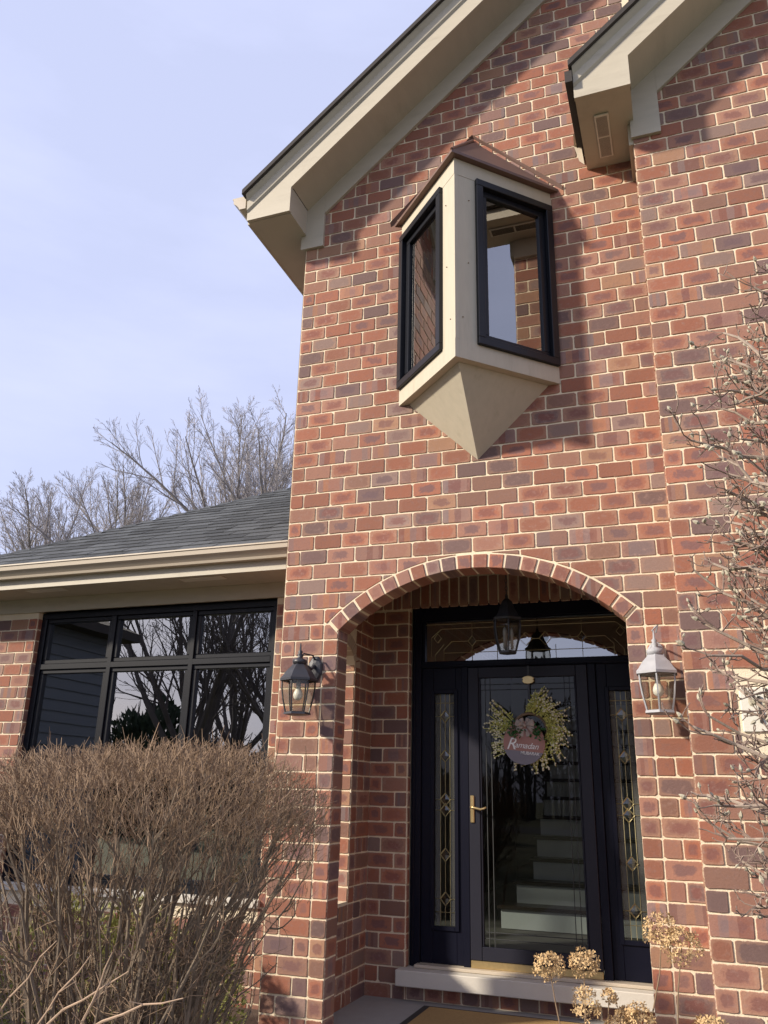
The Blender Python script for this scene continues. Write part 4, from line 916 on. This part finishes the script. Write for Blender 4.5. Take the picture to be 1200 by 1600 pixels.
# big clipped shrub, bare
RS = random.Random(11); SCX, SCY = -0.02, -1.35
def env(p):            # >0 inside the clipped outline
    z = p.z; t = max(0, min(1, (z-0.05)/1.05)); hw = 0.62+0.33*t**0.8; hd = 0.40+0.28*t
    r2 = ((p.x-SCX)/hw)**2+((p.y-SCY)/hd)**2
    ztop = 1.50+0.05*math.sin(p.x*5)*0.4-0.30*max(0, r2-0.25)**1.6
    return min(1-r2, (ztop-z)*3)
shrub = empty('bare_shrub', (SCX, SCY, -0.15)); tag(shrub, 'large clipped shrub of bare brown twigs in front of the wing window', 'shrub')
stm, twg = MB(), MB(); tips = []
for i in range(82):
    a = RS.uniform(0, 2*math.pi); r0 = math.sqrt(RS.random())
    p = Vector((SCX+0.40*r0*math.cos(a), SCY+0.26*r0*math.sin(a), -0.15))
    a2 = a+RS.uniform(-0.5, 0.5); r1 = min(1, r0*RS.uniform(0.7, 1.35)+0.06); z1 = RS.uniform(0.95, 1.42)
    q = Vector((SCX+0.88*r1*math.cos(a2), SCY+0.60*r1*math.sin(a2), z1-0.12*r1))
    pts = curve_pts(p, q, Vector((-(q.x-p.x)*0.12, -(q.y-p.y)*0.12, 0.05)), 7, RS, 0.014); rb_ = RS.uniform(0.006, 0.018)
    stm.tube(pts, [rb_*(1-0.72*k/7) for k in range(8)], 5)
    for j in range(RS.randint(6, 9)):
        f = RS.uniform(0.16, 1.0); k = min(6, int(f*7)); b_ = pts[k].lerp(pts[k+1], f*7-k)
        d = (pts[k+1]-pts[k]).normalized()+rvec(RS)*0.55+Vector(((b_.x-SCX)*0.5, (b_.y-SCY)*0.5, 0.30)); d.normalize(); ln = RS.uniform(0.16, 0.42)
        e = b_+d*ln
        if env(e) < 0: e = b_+d*ln*0.5
        if env(e) < -0.03: continue
        bp = curve_pts(b_, e, rvec(RS)*0.02, 4, RS, 0.03); stm.tube(bp, [0.0048, 0.0042, 0.0035, 0.003, 0.0022], 3, False)
        for u in range(RS.randint(5, 10) if b_.z > 0.85 else RS.randint(4, 9)):
            f = RS.uniform(0.1, 1); kk = min(3, int(f*4)); c_ = bp[kk].lerp(bp[kk+1], f*4-kk)
            d2 = d*0.6+rvec(RS)*(0.75 if c_.z > 0.8 else 1.1)+Vector((0, 0, 0.5 if c_.z > 0.8 else 0.2)); d2.normalize(); l2 = RS.uniform(0.05, 0.17); t_ = c_+d2*l2
            if env(t_) < 0 and RS.random() < 0.93: continue
            mid = c_.lerp(t_, 0.5)+rvec(RS)*0.012; twg.tube([c_, mid, t_], [0.0018, 0.0015, 0.0009], 3, False); tips.append((t_, d2))
# the dense clipped outer layer
cnt = 0
while cnt < 8200:
    u = RS.uniform(-1, 1); v_ = RS.uniform(-1, 1); z = RS.uniform(0.80, 1.56) if RS.random() < 0.28 else RS.uniform(1.10, 1.56)
    p = Vector((SCX+1.0*u, SCY+0.72*v_, z)); ev = env(p)
    if not (0.0 < ev < (0.55 if z > 1.0 else 0.28)): continue
    if z < 1.05 and RS.random() > ((z-0.55)/0.5)**1.5: continue
    d = Vector(((p.x-SCX)*0.5, (p.y-SCY)*0.55, 0.80))+rvec(RS)*0.62; d.normalize(); ln = RS.uniform(0.04, 0.13)
    if env(p+d*ln) < -0.10 and RS.random() < 0.9: ln *= 0.45
    mid = p+d*ln*0.5+rvec(RS)*0.010
    twg.tube([p, mid, p+d*ln], [0.0017, 0.0014, 0.0008], 3, False); cnt += 1
for i in range(46):      # stray shoots past the clipping
    x = SCX+RS.uniform(-0.85, 0.8); y = SCY+RS.uniform(-0.45, 0.45); p = Vector((x, y, 1.40)); q = p+Vector((RS.uniform(-.05, .05), RS.uniform(-.05, .05), RS.uniform(0.08, 0.20)))
    twg.tube([p, p.lerp(q, .5)+rvec(RS)*.008, q], [0.003, 0.0025, 0.0014], 3, False)
tag(rel(stm.build('branches', 'bark', None), shrub), kind='stuff'); tag(rel(twg.build('twigs', 'twig', None), shrub), kind='stuff')

# evergreen behind it
def leafball(name, label, cat, parts, mat, n, size, rg, fl=1.0):
    cx_, cy_, cz_ = parts[0][:3]; t = empty(name, (cx_, cy_, -0.15)); tag(t, label, cat); m = MB()
    for (x, y, z, rx, ry, rz) in parts:
        for i in range(n):
            v_ = rvec(rg); r_ = rg.uniform(0.55, 1.0)**0.6*(1+0.16*math.sin(v_.x*7+v_.z*5+x*9)); p = Vector((x+v_.x*rx*r_, y+v_.y*ry*r_, z+v_.z*rz*r_))
            d = (v_+Vector((0, 0, 0.6))+rvec(rg)*0.7).normalized(); s_ = d.cross(rvec(rg)).normalized(); ln = size*rg.uniform(0.6, 1.4)
            m.add([p, p+d*ln*0.5+s_*ln*0.22, p+d*ln, p+d*ln*0.5-s_*ln*0.22], [(0, 1, 2, 3)])
    tag(rel(m.build('crown', mat, None), t), kind=None)
    st_ = MB()
    for (x, y, z, rx, ry, rz) in parts: st_.tube([(x, y, -0.16), (x, y, z+rz*0.3)], [0.03, 0.01], 6)
    rel(st_.build('trunk', 'bark', None), t); return t
RG = random.Random(3)
for lb_, pr_ in (('yellow green evergreen under the window sill, farthest from the porch', (-1.35, -0.15, 0.24, 0.36, 0.32, 0.44)), ('yellow green evergreen in the middle of the three below the sill', (-0.80, -0.10, 0.26, 0.32, 0.30, 0.42)), ('yellow green evergreen below the sill, next to the brick pier', (-0.30, -0.20, 0.16, 0.26, 0.26, 0.36))):
    leafball('evergreen_shrub', lb_, 'shrub', [pr_], 'ever', 2600, 0.035, RG)['group'] = 'evergreens under the window'
leafball('evergreen_shrub', 'low green evergreen shrub at the foot of the bare shrub', 'shrub', [(-1.75, -0.5, 0.02, 0.35, 0.30, 0.28)], 'ever', 2200, 0.03, RG)

# pale canes in front
RC = random.Random(21)
cn = empty('bare_canes', (0.45, -2.25, -0.15)); tag(cn, 'few pale bare canes leaning in front of the bare shrub', 'plant')
for (p, q) in (((0.0, -2.2, 0.42), (0.286, -2.2, 0.785)), ((0.17, -2.2, 0.40), (0.444, -2.2, 0.752)), ((0.26, -2.3, 0.47), (0.680, -2.3, 0.735)), ((0.52, -2.3, 0.54), (0.90, -2.3, 0.675)), ((0.02, -2.25, 0.70), (-0.05, -2.25, 0.95)), ((0.50, -2.3, 0.50), (0.62, -2.32, 0.79))):
    base = Vector((p[0]*0.8, p[1], -0.15)); m = MB(); pts = [base]+curve_pts(p, q, Vector((0, 0, 0.015)), 5, RC, 0.02); m.tube(pts, [0.006, 0.005, 0.0046, 0.004, 0.0034, 0.0028, 0.0015], 6)
    for k in (2, 3, 4):
        if RC.random() < 0.6: e = pts[k]+Vector((RC.uniform(-.05, .09), RC.uniform(-.04, .04), RC.uniform(0.01, .07))); m.tube([pts[k], e], [0.002, 0.001], 4)
    rel(m.build('cane', 'cane', None), cn)

# dried hydrangea
RH = random.Random(8)
hyd = empty('dried_hydrangea', (2.15, -1.25, -0.15)); tag(hyd, 'dried hydrangea with papery tan flower heads in front of the doorstep', 'plant')
heads = [((1.909, -1.20, 0.674), 0.062, 1), ((2.047, -1.20, 0.697), 0.060, 1), ((2.352, -1.15, 0.825), 0.068, 1.1), ((2.425, -1.22, 0.785), 0.074, 1.0), ((2.058, -1.30, 0.572), 0.052, 1.3), ((2.254, -1.25, 0.537), 0.050, 1.1), ((2.140, -1.22, 0.592), 0.026, 1), ((2.505, -1.20, 0.522), 0.055, 0.7), ((2.20, -1.2, 0.53), 0.04, 0.8), ((2.165, -1.26, 0.50), 0.045, 0.8)]
for (c_, r_, st_) in heads:
    c_ = Vector(c_); base = Vector((2.15+(c_.x-2.15)*0.25, -1.25+RH.uniform(-.05, .05), -0.15))
    pts = curve_pts(base, c_, Vector(((c_.x-2.15)*0.15+RH.uniform(-.03, .03), 0, 0.03)), 6, RH, 0.012)
    rel(MB().tube(pts, [0.0042, 0.004, 0.0036, 0.0033, 0.003, 0.0026, 0.002], 6).build('stem', 'drystem', None), hyd)
    m = MB()
    for i in range(int(2300*r_)):
        v_ = rvec(RH); rr_ = r_*RH.uniform(0.72, 1.05); q = c_+Vector((v_.x*rr_, v_.y*rr_, v_.z*rr_*0.86*st_))
        if v_.z < -0.55 and RH.random() < 0.6: continue
        nn = (v_+rvec(RH)*0.6).normalized(); a = nn.cross(rvec(RH)).normalized(); b_ = nn.cross(a); s_ = RH.uniform(0.009, 0.018)
        for (e, f) in ((a, b_), (b_, -a), (-a, -b_), (-b_, a)):
            m.add([q, q+(e*0.9+f*0.25)*s_+nn*s_*0.35, q+(e*0.6+f*0.7)*s_+nn*s_*RH.uniform(0.1, 0.6)], [(0, 1, 2)])
    tag(rel(m.build('flower_head', 'dry', None), hyd))

# magnolia at the right edge
RM = random.Random(17)
mg = empty('magnolia_tree', (3.45, -1.5, -0.15)); tag(mg, 'bare magnolia with furry buds reaching in front of the brick wall', 'tree')
trk, tw, bd = MB(), MB(), MB()
stems = [[(3.45, -1.5, -0.15), (3.30, -1.5, 0.6), (3.16, -1.5, 1.4), (3.14, -1.48, 2.3), (3.22, -1.45, 3.2), (3.25, -1.4, 4.0)], [(3.48, -1.45, -0.15), (3.40, -1.35, 0.9), (3.30, -1.25, 2.0), (3.34, -1.25, 3.0), (3.42, -1.25, 3.9)], [(3.45, -1.55, -0.15), (3.24, -1.75, 0.7), (3.10, -1.8, 1.5), (3.18, -1.75, 2.5), (3.25, -1.7, 3.4)]]
for st_ in stems:
    n_ = len(st_); rel(MB().tube(st_, [0.034*(1-0.7*i/(n_-1)) for i in range(n_)], 7).build('stem', 'mbark', None), mg)
def at_z(st_, z):
    for a, b_ in zip(st_, st_[1:]):
        if a[2] <= z <= b_[2]: return Vector(a).lerp(Vector(b_), (z-a[2])/(b_[2]-a[2]))
    return Vector(st_[-1])
def bud(m, p, d, ln):
    d = d.normalized(); a = d.cross(Vector((0.3, 0.5, 0.8))).normalized(); b_ = d.cross(a); w_ = ln*0.28
    rings = [(0, 0.25), (0.3, 1.0), (0.65, 0.75)]; vs = []
    for f, r_ in rings:
        for k in range(5): q = 2*math.pi*k/5; vs.append(p+d*ln*f+(a*math.cos(q)+b_*math.sin(q))*w_*r_)
    vs.append(p+d*ln); fs = [(r_*5+k, r_*5+(k+1) % 5, (r_+1)*5+(k+1) % 5, (r_+1)*5+k) for r_ in range(2) for k in range(5)]+[(10+k, 10+(k+1) % 5, 15) for k in range(5)]
    m.add(vs, fs)
def spur(p, d, ln, lev):
    n_ = 3; pts = [p]; cur = p; dd = d.normalized()
    for i in range(n_):
        dd = (dd+rvec(RM)*0.38+Vector((0, 0, 0.13))).normalized(); cur = cur+dd*ln/n_; pts.append(cur)
    r0 = 0.0037 if lev == 0 else 0.0027
    tw.tube(pts, [r0, r0*0.9, r0*0.8, r0*0.72], 4)
    if RM.random() < 0.20: bud(bd, pts[-1], dd, RM.uniform(0.018, 0.036))
    else: bud(tw, pts[-1], dd, 0.011)
    if lev < 2:
        for k in (1, 2, 3):
            if RM.random() < (0.75 if lev == 0 else 0.45):
                e = (dd+rvec(RM)*1.0).normalized(); spur(pts[k], e, ln*RM.uniform(0.35, 0.7), lev+1)
tipsM = [(3.037, -1.4, 3.594), (2.901, -1.6, 3.066), (2.894, -1.3, 3.23), (2.601, -1.5, 2.77), (2.748, -1.3, 2.993), (2.692, -1.7, 2.604), (2.732, -1.4, 2.64), (2.713, -1.6, 2.495), (2.716, -1.3, 2.536), (2.666, -1.6, 2.279), (2.565, -1.4, 2.225), (2.629, -1.6, 2.198), (2.573, -1.5, 1.984), (2.582, -1.7, 1.825), (2.62, -1.3, 1.829), (2.496, -1.6, 1.581), (2.557, -1.4, 1.639), (2.524, -1.5, 1.341), (2.541, -1.7, 1.306), (2.53, -1.4, 1.238), (2.575, -1.6, 1.195), (2.649, -1.5, 0.972), (2.628, -1.3, 1.106), (2.75, -1.6, 2.05), (2.72, -1.4, 1.45), (2.80, -1.5, 2.75), (2.7, -1.55, 2.38), (2.68, -1.6, 1.72)]
for i in range(36):
    z = 0.95+2.5*((i+RM.random())/36)**1.15; tipsM.append((2.66+0.075*max(0, z-1.9)+RM.uniform(0.0, 0.26), RM.uniform(-1.75, -1.25), z))
for i, tp in enumerate(tipsM):
    tp = Vector(tp); tp = tp+Vector((0.045, 0, 0)); st_ = stems[i % 3]; b_ = at_z(st_, max(0.3, tp.z-RM.uniform(-0.05, 0.42)))
    pts = curve_pts(b_, tp, Vector((0, RM.uniform(-.05, .05), RM.uniform(-0.08, 0.03))), 8, RM, 0.030)
    rel(MB().tube(pts, [0.0135*(1-0.66*k/8) for k in range(9)], 6).build('branch', 'mbark', None), mg)
    for k in range(2, 9):
        d = (pts[k]-pts[k-1]).normalized()
        for _ in range(2 if k < 8 else 1):
            if RM.random() < 0.72: spur(pts[k], (d*0.8+rvec(RM)*0.9).normalized(), RM.uniform(0.05, 0.15), 0)
    spur(pts[-1], (pts[-1]-pts[-2]), 0.06, 1)
rel(tw.build('crown', 'mtwig', None), mg); tag(rel(bd.build('buds', 'bud', None), mg), kind='stuff')

# bare trees
def bare_tree(label, x, y, zc, limb, n1, amax, rg, mats=('tbark', 'ttwig'), group='bare trees behind the wing', r0=0.17, minr=0.0055, dens=1.0):
    """zc: height of the crotch; limb: length of the main limbs; amax: widest limb angle from upright"""
    t = empty('bare_tree', (x, y, -0.16)); tag(t, label, 'tree', group); a, b_ = MB(), MB()
    def grow(p, d, ln, r, lev):
        n_ = 6 if lev == 1 else 4 if lev == 2 else 3; pts = [p]; cur = p; dd = d.copy()
        for i in range(n_):
            dd = (dd+rvec(rg)*(0.10 if lev == 1 else 0.16)+Vector((0, 0, 0.05 if lev == 1 else 0.09 if lev == 2 else 0.03))).normalized(); cur = cur+dd*ln/n_; pts.append(cur)
        rad = [max(minr, r*(1-0.78*i/n_)) for i in range(n_+1)]
        (a if lev <= 1 else b_).tube(pts, rad, 6 if lev <= 1 else 4 if lev == 2 else 3, False)
        if lev >= 4: return
        nc = int({1: 13, 2: 7, 3: 4}[lev]*dens+rg.random())
        for i in range(nc):
            f = (0.22 if lev == 1 else 0.15)+0.80*(i+rg.random())/nc; f = min(f, 0.99)
            k = min(n_-1, int(f*n_)); q = pts[k].lerp(pts[k+1], f*n_-k); loc = (pts[k+1]-pts[k]).normalized()
            si = loc.cross(rvec(rg)).normalized(); an = rg.uniform(0.35, 0.80)
            nd = (loc*math.cos(an)+si*math.sin(an)+Vector((0, 0, 0.10))).normalized()
            grow(q, nd, ln*{1: 0.46, 2: 0.50, 3: 0.52}[lev]*rg.uniform(0.65, 1.2)*(1.15-0.75*f), rad[k]*0.48, lev+1)
    base = Vector((x, y, -0.16)); cr = Vector((x+rg.uniform(-.2, .2), y, zc)); a.tube(curve_pts(base, cr, Vector((0.1, 0, 0)), 5, rg, 0.01), [r0*1.25, r0*1.1, r0, r0*0.95, r0*0.9, r0*0.8], 8, False)
    for i in range(n1):
        az = 2*math.pi*(i+rg.random()*0.7)/n1; an = amax*(0.10+0.90*((i*0.618) % 1.0)); d = Vector((math.sin(an)*math.cos(az), math.sin(an)*math.sin(az), math.cos(an)))
        grow(cr-Vector((0, 0, rg.uniform(0, zc*0.22))), d, limb*rg.uniform(0.80, 1.0)*(0.80+0.32*math.sin(an)), r0*rg.uniform(0.38, 0.6), 1)
    rel(a.build('trunk', mats[0], None), t); rel(b_.build('crown', mats[1], None), t); return t
bare_tree('large bare tree with wide fanning limbs behind the wing roof ridge', -10.0, 16.5, 8.4, 5.6, 18, 1.15, random.Random(4), r0=0.125, minr=0.0042, dens=1.1)
bare_tree('slender dark bare tree just left of the tall brick corner', -7.7, 14.0, 7.6, 4.4, 10, 1.0, random.Random(9), r0=0.10, minr=0.0040, dens=0.95)
bare_tree('smaller bare tree in the middle of the skyline', -14.4, 17.0, 8.3, 4.7, 14, 1.15, random.Random(14), r0=0.11, minr=0.0042, dens=1.05)
bare_tree('bare tree at the left edge of the skyline', -18.7, 17.5, 8.2, 4.9, 14, 1.15, random.Random(23), r0=0.12, minr=0.0042, dens=1.05)

# across the lawn, seen only in the window glass
gpr = 'bare trees across the lawn'
bare_tree('forked dark bare tree mirrored in the middle window panes', -10.2, -13.0, 1.9, 7.5, 8, 0.85, random.Random(31), mats=('dbark', 'dbark'), group=gpr, r0=0.20, minr=0.007, dens=0.72)
bare_tree('dense bare tree mirrored in the window panes nearest the tall wall', -7.6, -14.5, 1.8, 7.0, 10, 1.05, random.Random(37), mats=('dbark', 'dbark'), group=gpr, r0=0.18, minr=0.007, dens=0.85)
bare_tree('wide bare tree mirrored behind the forked one', -13.5, -21.0, 2.4, 8.5, 10, 1.05, random.Random(41), mats=('dbark', 'dbark'), group=gpr, r0=0.22, minr=0.009, dens=0.85)
leafball('conifer', 'dark conifer mirrored low in the middle window panes', 'tree', [(-15.2, -18.0, 1.7, 1.7, 1.5, 2.2)], 'everdark', 3800, 0.30, RG)
for n_, (x, y, r_) in enumerate(((-9.0, -25, 2.3), (-13.0, -26, 2.6), (-17.5, -26, 2.4), (-22, -27, 2.8))):
    leafball('hedge_shrub', 'dark evergreen shrub mirrored in the window, ' + ('nearest the porch', 'second from the porch', 'third from the porch', 'farthest from the porch')[n_], 'shrub', [(x, y, 1.2, r_, 1.2, 1.9)], 'everdark', 3000, 0.32, RG)['group'] = 'evergreen shrubs across the lawn'
RF = random.Random(51); wd_ = MB()
for i in range(420):
    x = RF.uniform(-95, 25); y = RF.uniform(-62, -48); hgt = RF.uniform(4.5, 8.5); wd_.tube([(x, y, -0.2), (x+RF.uniform(-.4, .4), y, hgt*0.6), (x+RF.uniform(-.8, .8), y, hgt)], [0.16, 0.11, 0.03], 4, False)
    for k in range(16):
        z = hgt*RF.uniform(0.15, 0.95); a = RF.uniform(0, 6.28); ln = RF.uniform(0.6, 2.2)*(1.15-z/hgt*0.7); p = Vector((x, y, z)); q = p+Vector((math.cos(a)*ln*0.8, math.sin(a)*ln*0.5, ln*0.7)); wd_.tube([p, p.lerp(q, 0.5)+Vector((0, 0, -0.1)), q], [0.06, 0.045, 0.015], 3, False)
tag(wd_.build('far_woods', 'dbark'), 'distant band of bare woods mirrored low in the windows', 'woods', kind='stuff')
nb = empty('clapboard_garage', (-11.0, -3.5, -0.16)); tag(nb, 'slate clapboard garage mirrored in the leftmost window panes', 'garage')
rel(MB().box(-14.0, -8.0, -6.1, -0.8, -0.16, 4.15).build('wall', 'siding', None), nb)
for i in range(22):
    z = -0.10+i*0.192
    m = MB().prism([(0.001, 0), (0.030, 0), (0.006, 0.20), (0.001, 0.20)], lambda u, v_, w_: (-8.0+u, w_, z+v_), -6.1, -0.8)
    rel(m.build('board', 'siding', None), nb)
rel(MB().prism([(-7.6, 4.05), (-7.6, 4.22), (-11.0, 5.5), (-14.4, 4.22), (-14.4, 4.05)], lambda u, v_, w_: (u, w_, v_), -6.45, -0.5).build('roof', 'roofedge', None), nb)
print('bricks', len(BR), 'single', len(single), 'shingles', nsh, 'objects', len(bpy.data.objects))
